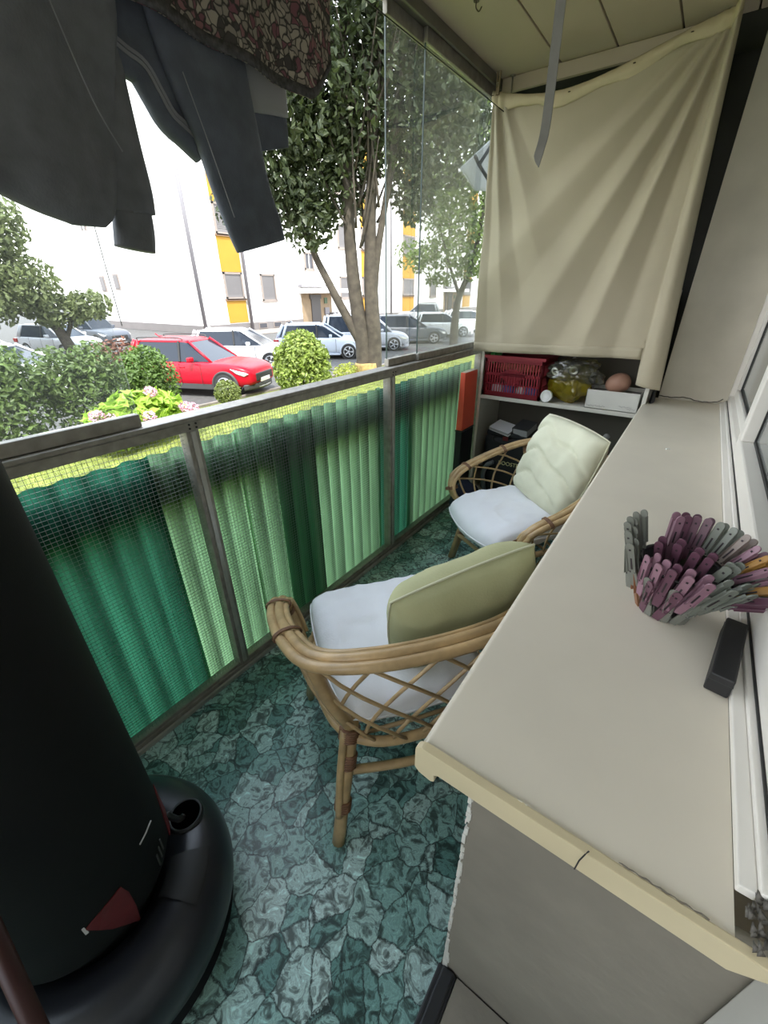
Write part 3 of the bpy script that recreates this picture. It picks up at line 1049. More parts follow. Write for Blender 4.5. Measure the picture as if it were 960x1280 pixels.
pk_b = mat('blue_packet', (0.06, 0.10, 0.35), 0.4)
pk_w = mat('white_packet', (0.65, 0.65, 0.68), 0.5)
for i, (x, z, m_, w) in enumerate(((-1.10, 0.036, pk_w, 0.05), (-1.02, 0.036, pk_b, 0.045), (-0.93, 0.036, pk_w, 0.04), (-0.86, 0.036, pk_b, 0.05))):
    txt = ('white packet at the left end inside the red crate', 'blue packet left of centre inside the red crate', 'white packet right of centre inside the red crate', 'blue packet at the right end inside the red crate')[i]
    crumple('packet', txt, 'packet', (x, 2.985, SZ + 0.006 + z), (w, 0.035, 0.04), m_, i * 3.1, 0.2, 'packets in the red crate', 3, 0.9)
crumple('carrot_bag', 'orange-brown crumpled bag lying on top inside the red crate', 'bag', (-0.98, 3.09, SZ + 0.19), (0.16, 0.10, 0.05), mat('orange_brown_film', (0.35, 0.10, 0.05), 0.4), 5.5, 0.3)
crumple('green_bag', 'green plastic bag bulging out of the red crate corner', 'bag', (-1.155, 3.02, SZ + 0.26), (0.035, 0.06, 0.045), mat('green_film', (0.05, 0.35, 0.08), 0.4), 8.2, 0.3)

# yellow see-through bag of bottles
yel = glass_mat('yellow_film', (0.75, 0.62, 0.10), 0.45, dust_col=(0.60, 0.48, 0.04), gloss=2.6, dust_scale=9)
clear = glass_mat('clear_film', (0.80, 0.80, 0.72), 0.14, dust_col=(0.5, 0.5, 0.42), gloss=2.6, dust_scale=12)
crumple('plastic_bag', 'crumpled see-through yellow plastic bag on the shelf beside the crate', 'bag', (-0.625, 3.02, SZ + 0.125), (0.12, 0.08, 0.125), yel, 2.2, 0.28, None, 5, 0.98)
crumple('film_wrap', 'crumpled clear film bunched on top of the yellow bag', 'wrapping film', (-0.60, 2.99, SZ + 0.20), (0.16, 0.075, 0.07), clear, 6.4, 0.45, None, 5)
pet = glass_mat('clear_plastic_bottle', (0.88, 0.88, 0.84), 0.08, gloss=3.0)


def bottle(label, c, rx, rz, s=1.0):
    t = thing('plastic_bottle', label, 'bottle', c, rz, 'clear plastic bottles in the yellow bag')
    t.rotation_euler = (rx, 0, rz)
    MB().lathe([(0.001, 0.006), (0.018, 0.002), (0.030, 0.0), (0.034, 0.006), (0.034, 0.05), (0.031, 0.06), (0.034, 0.07), (0.034, 0.12), (0.022, 0.155), (0.012, 0.17), (0.012, 0.185)], n=24).build('body', pet, t, smooth=True)
    MB().lathe([(0.012, 0.0), (0.026, -0.001), (0.0265, 0.004), (0.012, 0.005)], n=24, loop=True).build('base_ring', mat('pale_plastic_rim', (0.7, 0.7, 0.62), 0.2), t, smooth=True)
    MB().lathe([(0.001, 0.19), (0.013, 0.19), (0.014, 0.176), (0.001, 0.176)], n=16).build('cap', mat('white_cap', (0.8, 0.8, 0.8), 0.4), t, smooth=True)
    return t


bottle('clear plastic bottle with its round base facing out of the yellow bag', (-0.60, 2.925, SZ + 0.215), math.radians(-82), math.radians(6))
bottle('clear plastic bottle lying slanted at the top left of the yellow bag', (-0.715, 2.935, SZ + 0.20), math.radians(-70), math.radians(-25))
ld = thing('jar_lid', 'round white lid leaning at the foot of the yellow bag', 'lid', (-0.742, 2.935, SZ + 0.04))
ld.rotation_euler = (math.radians(80), 0, math.radians(-10))
MB().lathe([(0.001, 0.004), (0.028, 0.004), (0.030, 0.008), (0.038, 0.008), (0.040, 0.004), (0.040, -0.010), (0.037, -0.010), (0.036, 0.0), (0.001, 0.0)], n=32).build('rim', mat('white_lid_plastic', (0.78, 0.78, 0.76), 0.35), ld, smooth=True)
MB().lathe([(0.022, 0.0045), (0.026, 0.0045), (0.026, 0.0065), (0.022, 0.0065)], n=28, loop=True).build('ring', mat('white_lid_plastic', (0.78, 0.78, 0.76), 0.35), ld, smooth=True)

# white carton with the pink ball on top
crd = mat('white_carton', (0.62, 0.61, 0.57), 0.7, var=0.05, scale=8)
bx = thing('carton', 'open white cardboard box at the right end of the shelf', 'box', (-0.345, 3.03, SZ))
w = MB().box(-0.152, 0.148, -0.10, -0.096, 0.001, 0.115).box(-0.152, 0.148, 0.096, 0.10, 0.001, 0.115).box(-0.152, -0.148, -0.10, 0.10, 0.001, 0.115).box(0.144, 0.148, -0.10, 0.10, 0.001, 0.115).box(-0.152, 0.148, -0.10, 0.10, 0.001, 0.004)
w.build('tray', crd, bx)
MB().box(-0.14, 0.14, -0.09, 0.09, 0.09, 0.093).build('inner_flap', mat('grey_carton', (0.3, 0.29, 0.27), 0.8), bx)
hw_ = MB()
for x0, n, z in ((-0.14, 9, 0.018), (0.045, 6, 0.03), (0.09, 4, 0.02)):
    p = []
    for i in range(n * 3 + 1):
        p.append((x0 + i * 0.0040, -0.1006, z + 0.004 * math.sin(i * 2.4) + 0.003 * math.sin(i * 1.1)))
    hw_.tube(p, 0.0006, 4)
hw_.build('handwriting', mat('grey_ink', (0.12, 0.12, 0.14), 0.7), bx)
eg = MB().lathe([(0.0005, -0.072)] + [(0.060 * math.sin(a) * (1 - 0.12 * math.cos(a)), -0.072 * math.cos(a)) for a in (PI * k / 16 for k in range(1, 16))] + [(0.0005, 0.072)], n=28).build('pink_ball', mat('salmon_rubber', (0.34, 0.185, 0.13), 0.6, var=0.08, scale=9), smooth=True)
eg.location = (-0.345, 3.01, SZ + 0.093 + 0.060)
eg.rotation_euler = (0, math.radians(72), 0)
tag(eg, 'salmon pink egg shaped ball resting on the white cardboard box', 'ball')

# lower compartment
bk = mat('black_nylon', (0.014, 0.015, 0.018), 0.7, bump=0.1, bscale=90)
tb = thing('equipment_case', 'black soft equipment case with yellow lettering on the bottom of the shelving', 'case', (-0.985, 3.08, 0.0765))
MB().box(-0.165, 0.165, -0.13, 0.13, 0.0, 0.46).build('body', bk, tb, bevel=0.03, seg=3)
MB().box(-0.155, 0.155, -0.12, 0.12, 0.462, 0.50).build('lid', bk, tb, bevel=0.012)
MB().tube(smooth_path([(-0.09, -0.135, 0.46), (-0.07, -0.155, 0.43), (0.07, -0.155, 0.43), (0.09, -0.135, 0.46)], 5), 0.008, 8).build('handle', bk, tb, smooth=True)
MB().box(-0.02, 0.02, -0.1335, -0.130, 0.44, 0.47).build('patch', redv, tb)
tc_ = bpy.data.curves.new('lettering', 'FONT')
tc_.body = 'BOOSTER'
tc_.size = 0.042
tc_.extrude = 0.0008
tc_.align_x = 'CENTER'
tf = bpy.data.objects.new('lettering_curve', tc_)
COL.objects.link(tf)
tm = bpy.data.meshes.new_from_object(tf.evaluated_get(bpy.context.evaluated_depsgraph_get()))
bpy.data.objects.remove(tf)
tm.materials.clear()
tx = bpy.data.objects.new('lettering', tm)
COL.objects.link(tx)
tx.parent = tb
tx.location = (0.06, -0.132, 0.25)
tx.rotation_euler = (PI / 2, 0, 0)
tm.materials.append(mat('pale_yellow_print', (0.7, 0.66, 0.35), 0.6))
hs = MB().tube(smooth_path([(-1.10, 2.935, 0.09), (-1.115, 2.915, 0.22), (-1.09, 2.905, 0.31), (-1.04, 2.90, 0.35)], 8), 0.017, 10).build('vacuum_hose', mat('grey_hose', (0.20, 0.21, 0.24), 0.4), smooth=True)
tag(hs, 'bent grey hose standing behind the lattice arm of the far chair', 'hose')
bk1 = thing('white_booklet', 'white booklet lying on the black equipment case in the shelving', 'book', (-1.03, 3.00, 0.580), math.radians(-12))
bk1.rotation_euler = (math.radians(14), math.radians(6), math.radians(-14))
MB().box(-0.085, 0.085, -0.055, 0.075, 0.022, 0.026).box(-0.085, 0.085, -0.055, 0.075, -0.002, 0.002).box(-0.085, -0.081, -0.055, 0.075, -0.002, 0.026).build('cover', mat('white_card', (0.66, 0.66, 0.68), 0.6), bk1, bevel=0.001)
MB().box(-0.08, 0.08, -0.052, 0.07, 0.002, 0.022).build('pages', mat('grey_pages', (0.35, 0.35, 0.36), 0.8), bk1)
bk2 = thing('grey_notebook', 'dark grey notebook tilted beside the white booklet', 'book', (-0.875, 3.03, 0.584), 0)
bk2.rotation_euler = (math.radians(14), 0, math.radians(-10))
MB().box(-0.055, 0.055, -0.07, 0.07, 0.0, 0.05).build('pages', mat('grey_pages', (0.35, 0.35, 0.36), 0.8), bk2)
MB().box(-0.058, 0.058, -0.074, 0.074, 0.05, 0.054).box(-0.058, 0.058, -0.074, 0.074, -0.004, 0.0).box(-0.06, -0.056, -0.074, 0.074, -0.004, 0.054).build('cover', mat('charcoal_card', (0.035, 0.035, 0.038), 0.6), bk2)
gt = MB().tube(smooth_path([(-0.30, 3.14, 0.10), (-0.33, 3.05, 0.42), (-0.345, 3.01, 0.60), (-0.325, 2.98, 0.665)], 6), [0.02] * 18 + [0.014], 12).build('grey_tube', mat('grey_plastic_tube', (0.28, 0.28, 0.27), 0.35), smooth=True)
tag(gt, 'grey plastic tube standing in the dark lower shelf behind the cream cushion', 'tube')
crumple('dark_bag', 'dark textile bag filling the lower shelf beside the equipment case', 'bag', (-0.62, 3.10, 0.30), (0.17, 0.14, 0.23), bk, 12.7, 0.18, None, 4, 0.95)
crumple('hanging_bag', 'small black bag hanging in the gap between shelving and pier', 'bag', (-0.140, 3.03, 0.86), (0.014, 0.08, 0.13), bk, 15.0, 0.15, None, 3)
# orange folder on a black box in front of the shelving's left side
blk = thing('black_storage_box', 'tall black box standing between railing and shelving', 'box', (-1.245, 2.80, 0.0))
MB().box(-0.034, 0.020, -0.10, 0.10, 0.0, 0.60).build('body', bk, blk, bevel=0.006)
MB().box(-0.036, 0.022, -0.104, 0.104, 0.60, 0.612).build('lid', mat('black_gloss', (0.02, 0.02, 0.02), 0.3), blk, bevel=0.003)
orf = thing('orange_folder', 'bright orange red box file on top of the tall black box', 'box file', (-1.245, 2.80, 0.613))
orm = mat('orange_red_card', (0.85, 0.12, 0.065), 0.55, var=0.05, scale=7)
MB().prism([(-0.030, 0.0), (0.018, 0.0), (0.012, 0.40), (-0.024, 0.40)], lambda a, b, t: (a, -0.10 + 0.2 * t, b)).build('cover', orm, orf, bevel=0.002)
MB().box(-0.024, 0.012, -0.095, 0.095, 0.4, 0.402).build('edge', mat('cream_pages', (0.6, 0.55, 0.45), 0.8), orf)
crumple('blue_bag', 'dark navy cloth bag on the floor beside the far chair', 'bag', (-1.08, 2.52, 0.155), (0.10, 0.12, 0.165), mat('navy_cloth', (0.008, 0.012, 0.035), 0.8), 21.0, 0.15, None, 4, 0.93)

# ================================================================ things on the worktop
TZ = 0.9005
bowl_c = Vector((0.088, 0.905, TZ))
R0, R1, BH = 0.044, 0.070, 0.112
bowl = thing('peg_bowl', 'round black bowl on the worktop crowded with clothes pegs', 'bowl', bowl_c)
MB().lathe([(0.001, 0.0), (R0, 0.0), (R0 + 0.004, 0.004), (R1, BH - 0.004), (R1 + 0.003, BH), (R1 - 0.003, BH), (R0 - 0.001, 0.006), (0.001, 0.005)], n=40).build('shell', black_pl, bowl, smooth=True)
MB().lathe([(R1 - 0.004, BH - 0.003), (R1 + 0.004, BH - 0.003), (R1 + 0.004, BH + 0.002), (R1 - 0.004, BH + 0.002)], n=40, loop=True).build('rim', black_pl, bowl, smooth=True)

peg_cols = {
    'mauve': (0.13, 0.055, 0.085), 'pink': (0.29, 0.16, 0.21), 'grey-green': (0.19, 0.205, 0.175), 'taupe': (0.25, 0.20, 0.175),
    'mustard': (0.40, 0.21, 0.05), 'brown': (0.26, 0.12, 0.06), 'clear': (0.20, 0.205, 0.18)}
peg_mats = {k: mat('peg_' + k, v, 0.4, var=0.08, scale=30) for k, v in peg_cols.items()}
steel = mat('peg_spring_steel', (0.5, 0.5, 0.5), 0.3, metal=1.0)
slotm = mat('peg_slot_dark', (0.03, 0.02, 0.025), 0.7)
PEG = {}


def peg_meshes():
    """One leg of a plastic peg: long rounded blade with slot, holes and a gripping jaw; the pair and the spring make a peg."""
    L, wd = 0.082, 0.0062

    def half(s):
        mb = MB()
        out = []
        for k in range(9):
            a = -PI / 2 + PI * k / 8
            out.append((wd * math.sin(a), L - wd + wd * math.cos(a)))
        out = out[::-1]
        out += [(-wd, 0.010), (-wd * 0.8, 0.0), (wd * 0.8, 0.0), (wd, 0.010)]
        th = 0.0026

        def f(a, b, t):
            bow = 0.0015 + 0.0058 * (b / L) ** 1.2
            return (a, s * (bow + th * t), b)
        mb.prism(out, f)
        for x in (-1, 1):
            mb.box(x * wd - 0.0008 * (x > 0), x * wd + 0.0008 * (x < 0), min(s * 0.003, s * 0.0098), max(s * 0.003, s * 0.0098), 0.028, 0.072)
        return mb

    def slots(s):
        mb = MB()
        y0, y1 = sorted((s * (0.0015 + 0.0058 * 0.55 + 0.0030), s * (0.0015 + 0.0058 * 0.55 + 0.0034)))
        mb.box(-0.0012, 0.0012, y0, y1, 0.034, 0.054)
        y0, y1 = sorted((s * 0.0095, s * 0.0101))
        mb.box(-0.0014, 0.0014, y0, y1, 0.0685, 0.0712)
        y0, y1 = sorted((s * 0.0052, s * 0.0060))
        mb.box(-0.0045, -0.0025, y0, y1, 0.026, 0.030).box(0.0025, 0.0045, y0, y1, 0.026, 0.030)
        return mb
    sp = MB().tube([(x, 0.004 * math.cos(a), 0.030 + 0.004 * math.sin(a)) for x, a in ((-0.0045 + 0.009 * k / 30, k * 0.9) for k in range(31))], 0.0007, 5)
    return half, slots, sp


half_f, slot_f, spring_mb = peg_meshes()


def make_peg(colour):
    r = bpy.data.objects.new('clothes_peg', None)
    COL.objects.link(r)
    for s in (-1, 1):
        h = half_f(s).build('peg_half', peg_mats[colour], r, bevel=0.0006, seg=1)
        slot_f(s).build('slot', slotm, h)
    spring_mb.build('spring', steel, r, smooth=True)
    PEG[colour] = r
    return r


used_first = set()


def put_peg(colour, pos, axis_dir, face, label, group, scale=1.0):
    """pos: jaw point; axis_dir: where the handles point; face: outward normal of the blade."""
    if colour not in PEG:
        make_peg(colour)
    if colour in used_first:
        p = copy_tree(PEG[colour])
    else:
        p = PEG[colour]
        used_first.add(colour)
    z = Vector(axis_dir).normalized()
    y = Vector(face)
    y = (y - z * y.dot(z)).normalized()
    x = y.cross(z)
    M_ = Matrix((x, y, z)).transposed().to_4x4()
    M_.translation = Vector(pos)
    p.matrix_world = M_ @ Matrix.Scale(scale, 4)
    tag(p, label, 'clothes peg', group)
    return p


PG = 'clothes pegs on the black bowl'
BACK = ['pink', 'mauve', 'mauve', 'mauve', 'grey-green', 'grey-green', 'taupe', 'pink', 'mustard', 'pink']
ordn = ['first', 'second', 'third', 'fourth', 'fifth', 'sixth', 'seventh', 'eighth', 'ninth', 'tenth']
PS = 1.3


def on_rim(ang, tilt, h=0.0, rr=None, twist=0.0):
    """jaws bite the rim at the angle; handles tilt outwards"""
    o = Vector((math.cos(ang), math.sin(ang), 0))
    q = bowl_c + o * (R1 if rr is None else rr) + Vector((0, 0, BH - 0.030 + h))
    d = Vector((0, 0, 1)) * math.cos(tilt) + (o + Vector((-o.y, o.x, 0)) * twist) * math.sin(tilt)
    return q, d, o


for i, c in enumerate(BACK):
    a = math.radians(112 - i * 12.5)
    q, d, o = on_rim(a, math.radians(3 + 4.5 * i), -0.006 * (i > 6), R1 - 0.004, -0.1)
    put_peg(c, q, d, o, '%s clothes peg, %s from the left along the far rim of the black bowl' % (c, ordn[i]), PG, PS)
RIGHT = ['mustard', 'grey-green', 'mustard', 'mauve']
for i, c in enumerate(RIGHT):
    a = math.radians(4 - i * 12)
    q, d, o = on_rim(a, math.radians(40 + 7 * i), -0.016, R1, 0.4)
    put_peg(c, q, d, Vector((-0.3, -0.5, 1)), '%s clothes peg sticking out on the window side of the bowl, %s from the back' % (c, ordn[i]), PG, PS)
INNER = [('mauve', -0.036, 0.012, -10), ('mauve', -0.012, 0.020, -2), ('mauve', 0.010, 0.004, 6), ('mauve', 0.030, -0.002, 10), ('grey-green', 0.044, -0.012, 22), ('grey-green', 0.054, 0.004, 28)]
for i, (c, dx, dy, tl) in enumerate(INNER):
    q = bowl_c + Vector((dx * 0.75, dy - 0.008, BH - 0.058))
    put_peg(c, q, Vector((math.sin(math.radians(tl)), -0.10, 1)), Vector((-0.25, -1, 0.2)), '%s clothes peg loose in the middle of the bowl, %s from the left' % (c, ordn[i]), PG, PS)
FRONT = [('pink', 222, 6), ('pink', 238, 8), ('mauve', 253, 8), ('pink', 268, 10), ('pink', 284, 14), ('grey-green', 300, 20), ('grey-green', 315, 28), ('grey-green', 330, 36)]
for i, (c, a, tl) in enumerate(FRONT):
    q, d, o = on_rim(math.radians(a), math.radians(tl), -0.040, R1 - 0.004, 0.9)
    put_peg(c, q, d, o, '%s clothes peg on the near rim of the black bowl, %s from the left' % (c, ordn[i]), PG, PS)
for i, (a, tl, h) in enumerate(((206, 16, -0.03), (196, 18, -0.012), (186, 20, 0.0), (176, 19, 0.004), (166, 16, 0.008), (190, 12, -0.05))):
    q, d, o = on_rim(math.radians(a), math.radians(tl), h, R1, -0.2)
    put_peg('clear', q, d, o + Vector((0.5, -0.9, 0)), 'cloudy clear peg in the bunch at the left of the bowl, %s from the front' % ordn[i], PG, PS)
for i, (a, c) in enumerate(((208, 'brown'), (226, 'mauve'), (242, 'clear'), (258, 'mauve'), (274, 'clear'), (290, 'clear'), (308, 'clear'))):
    q, d, o = on_rim(math.radians(a), math.radians(14), -0.080, R1 - 0.020, 1.1 if i % 2 else -0.3)
    put_peg(c, q, d, o, '%s peg low on the near wall of the bowl, %s from the left' % ('cloudy clear' if c == 'clear' else c, ordn[i]), PG, PS)

# black box lying against the window bead
bb = thing('black_case', 'small matt black oblong case beside the window frame near the pegs', 'case', (0.190, 0.792, TZ), math.radians(-8))
MB().box(-0.017, 0.017, -0.09, 0.09, 0.0005, 0.040).build('body', mat('matt_black', (0.016, 0.016, 0.017), 0.55), bb, bevel=0.003)
MB().box(-0.0175, 0.0175, -0.0905, 0.0905, 0.026, 0.0268).build('lid_seam', mat('seam_grey', (0.05, 0.05, 0.05), 0.5), bb)

# ================================================================ hanging strap, washing line, peg on the curtain
st = MB()
p_ = [(-0.515, 1.5, 2.529), (-0.512, 1.5, 2.30), (-0.508, 1.502, 2.05), (-0.506, 1.50, 1.90), (-0.512, 1.49, 1.84), (-0.506, 1.485, 1.812)]
prev = smooth_path(p_, 6)
w0 = []
for i, p in enumerate(prev):
    hw2 = 0.013 if i < len(prev) - 6 else 0.013 * max(0.12, (len(prev) - 1 - i) / 6)
    w0.append([(p.x - hw2, p.y - 0.001, p.z), (p.x + hw2 * 1.0, p.y - 0.003, p.z), (p.x + hw2, p.y + 0.0, p.z), (p.x - hw2, p.y + 0.002, p.z)])
sto = st.rings(w0).build('strap', mat('grey_webbing', (0.22, 0.21, 0.21), 0.6, var=0.1, scale=20))
tag(sto, 'grey flat strap hanging straight down from the ceiling boards', 'strap')
hkk = thing('ceiling_hook', 'small rusty hook screwed into the cream ceiling near the glazing', 'hook', (-1.09, 2.2, 2.53))
MB().lathe([(0.001, -0.003), (0.012, -0.003), (0.012, 0.0), (0.001, 0.0)], n=14).build('plate', mat('rusty_pin', (0.1, 0.08, 0.06), 0.5), hkk)
MB().tube(smooth_path([(0, 0, -0.002), (0, 0, -0.02), (0.012, 0.004, -0.032), (0.022, 0.006, -0.020)], 5), 0.0025, 7).build('hook', mat('rusty_pin', (0.1, 0.08, 0.06), 0.5), hkk, smooth=True)
LX, LZ = -1.20, 2.365
ln = thing('washing_line', 'thin dark washing line stretched along the glazing', 'washing line', (0, 0, 0))
MB().tube([(LX, -1.55 + 4.47 * k / 30, LZ - 0.012 * math.sin(PI * k / 30)) for k in range(31)], 0.0024, 6).build('cord', gasket, ln, smooth=True)
for y in (-1.55, 2.92):
    MB().tube([(LX, y, LZ), (LX, y, 2.529)], 0.004, 8).lathe([(0.001, -0.004), (0.014, -0.004), (0.014, 0), (0.001, 0)], (LX, y, 2.529), 12).build('bracket', alu, ln, smooth=True)
wood = mat('grey_wooden_peg', (0.30, 0.23, 0.16), 0.7, var=0.2, scale=40)
wp = thing('wooden_peg', 'weathered wooden clothes peg gripping the top left corner of the curtain', 'clothes peg', (-1.238, 2.822, 2.434))
for s in (-1, 1):
    MB().prism([(s * 0.001, 0.0), (s * 0.007, 0.0), (s * 0.008, 0.04), (s * 0.012, 0.092), (s * 0.0075, 0.092), (s * 0.0015, 0.045)], lambda a, b, t: (a, -0.006 + 0.012 * t, b)).build('peg_half', wood, wp)
MB().tube([(0.005 * math.cos(a), -0.008 + 0.016 * k / 24, 0.042 + 0.005 * math.sin(a)) for k, a in ((k, k * 0.9) for k in range(25))], 0.0009, 5).build('spring', steel, wp)

# awning flap outside beyond the glazing
aw = thing('awning_flap', 'tilted pale grey awning flap with dark hinge arms outside the glass beside the curtain', 'awning', (0, 0, 0))
A = [Vector((-1.50, 2.96, 2.18)), Vector((-1.50, 3.44, 2.43)), Vector((-1.50, 3.44, 2.13)), Vector((-1.50, 3.20, 2.10))]
w = MB()
w.rings([[p + Vector((0.006, 0, 0)) for p in A], [p + Vector((-0.006, 0.0, 0)) for p in A]])
w.build('flap', mat('pale_grey_canvas', (0.72, 0.73, 0.73), 0.7, var=0.06, scale=5, trans=0.7), aw)
MB().tube([A[0].lerp(A[1], 0.35) + Vector((0.012, 0, 0)), (-1.488, 3.20, 2.235), A[2] + Vector((0.012, 0, 0.03))], 0.011, 8).tube([(-1.488, 3.20, 2.235), A[0].lerp(A[1], 0.9) + Vector((0.012, 0, -0.02))], 0.011, 8).build('hinge_arm', mat('dark_grey_steel', (0.08, 0.08, 0.08), 0.5, metal=0.5), aw, smooth=True)
MB().box(-1.53, -1.38, 3.44, 3.459, 2.05, 2.5).build('mount', alu, aw)
struct(MB().box(-1.40, 0.5, 3.46, 3.60, -1.2, 2.56).build('wall_end_outer', plaster), 'outer end wall of the balcony')

# ================================================================ laundry on the line
navy = mat('charcoal_navy_jersey', (0.11, 0.12, 0.155), 0.9, var=0.15, scale=20, bump=0.15, bscale=200)
char = mat('charcoal_jersey', (0.165, 0.168, 0.19), 0.9, var=0.15, scale=20, bump=0.15, bscale=200)
grey_str = mat('grey_rib', (0.26, 0.26, 0.29), 0.9, bump=0.1, bscale=200)
F = 1.2


def q(Y, Z):
    return (F * Y, F * Z + 1.5)


def rows(L):
    return [(q(*a), q(*b), t) for a, b, t in L]


g1 = thing('dark_sweatshirt', 'charcoal sweatshirt with rounded hem hanging nearest the camera on the line', 'sweatshirt', (0, 0, 0))
body1 = rows([((0.04, 0.745), (0.60, 0.735), 0.03), ((0.03, 0.60), (0.605, 0.60), 0.055), ((0.03, 0.46), (0.60, 0.46), 0.07), ((0.04, 0.36), (0.575, 0.37), 0.07), ((0.10, 0.27), (0.55, 0.28), 0.065), ((0.21, 0.195), (0.535, 0.21), 0.06), ((0.31, 0.155), (0.520, 0.162), 0.05), ((0.375, 0.128), (0.505, 0.132), 0.04), ((0.42, 0.113), (0.485, 0.116), 0.02)])
MB().rings(rows_loft(body1, -1.20, 28, 0.022, 1.0)).build('body', char, g1, smooth=True)
slv = rows([((0.53, 0.45), (0.602, 0.45), 0.04), ((0.525, 0.33), (0.598, 0.33), 0.06), ((0.515, 0.25), (0.596, 0.25), 0.065), ((0.508, 0.19), (0.600, 0.185), 0.06), ((0.512, 0.145), (0.598, 0.148), 0.055)])
s_ = MB().rings(rows_loft(slv, -1.225, 22, 0.02, 2.0)).build('sleeve', char, g1, smooth=True)
cf = rows([((0.513, 0.147), (0.590, 0.150), 0.05), ((0.507, 0.12), (0.588, 0.115), 0.046), ((0.500, 0.088), (0.580, 0.078), 0.046)])
MB().rings(rows_loft(cf, -1.225, 22, 0.004, 2.0)).build('cuff', char, s_, smooth=True)
sm = MB().tube(smooth_path([(-1.163, F * 0.47, F * 0.42 + 1.5), (-1.160, F * 0.50, F * 0.30 + 1.5), (-1.166, F * 0.535, F * 0.235 + 1.5)], 6), 0.0016, 5).build('seam', grey_str, g1)

g2 = thing('black_sweater', 'black sweater with grey striped hem and long hanging sleeve on the line', 'sweater', (0, 0, 0))
body2 = rows([((0.585, 0.735), (0.90, 0.73), 0.03), ((0.58, 0.60), (0.905, 0.60), 0.05), ((0.575, 0.50), (0.90, 0.48), 0.055), ((0.58, 0.42), (0.89, 0.38), 0.055), ((0.60, 0.385), (0.80, 0.335), 0.05), ((0.64, 0.365), (0.755, 0.305), 0.04)])
MB().rings(rows_loft(body2, -1.235, 28, 0.018, 3.0)).build('body', navy, g2, smooth=True)
hem = [(0.565, 0.408), (0.605, 0.392), (0.635, 0.382), (0.655, 0.352), (0.675, 0.322), (0.705, 0.305), (0.745, 0.282)]
hp = smooth_path([(-1.235, *q(*h)) for h in hem], 5)
hb = MB()
sec = []
for i, p in enumerate(hp):
    d = (hp[min(i + 1, len(hp) - 1)] - hp[max(i - 1, 0)]).normalized()
    n = Vector((0, -d.z, d.y))
    sec.append([p + n * (0.030 * math.cos(a)) + Vector((0.026, 0, 0)) * math.sin(a) for a in (2 * PI * k / 16 for k in range(16))])
band = hb.rings(sec).build('hem_band', navy, g2, smooth=True)
for k, (o2, w2) in enumerate(((0.016, 0.004), (0.004, 0.004))):
    MB().grid(len(hp) - 1, 1, lambda u, v, o2=o2, w2=w2: (lambda i: hp[i] + Vector((0, -(hp[min(i + 1, len(hp) - 1)] - hp[max(i - 1, 0)]).normalized().z, (hp[min(i + 1, len(hp) - 1)] - hp[max(i - 1, 0)]).normalized().y)) * (o2 + w2 * (v * 2 - 1)) + Vector((0.0285 - 0.4 * o2 * o2 / 0.03, 0, 0)))(int(round(u * (len(hp) - 1))))).build('stripe', grey_str, band, solid=0.002)
slv2 = rows([((0.64, 0.60), (0.895, 0.58), 0.045), ((0.655, 0.46), (0.885, 0.455), 0.055), ((0.685, 0.37), (0.890, 0.385), 0.06), ((0.722, 0.285), (0.900, 0.315), 0.06), ((0.750, 0.19), (0.918, 0.228), 0.055), ((0.772, 0.125), (0.942, 0.165), 0.045), ((0.790, 0.090), (0.952, 0.130), 0.04)])
s2 = MB().rings(rows_loft(slv2, -1.205, 26, 0.016, 5.0)).build('sleeve', navy, g2, smooth=True)
MB().tube(smooth_path([(-1.176, *q(0.70, 0.39)), (-1.172, *q(0.735, 0.28)), (-1.176, *q(0.775, 0.16))], 6), 0.0014, 5).build('seam', grey_str, s2)


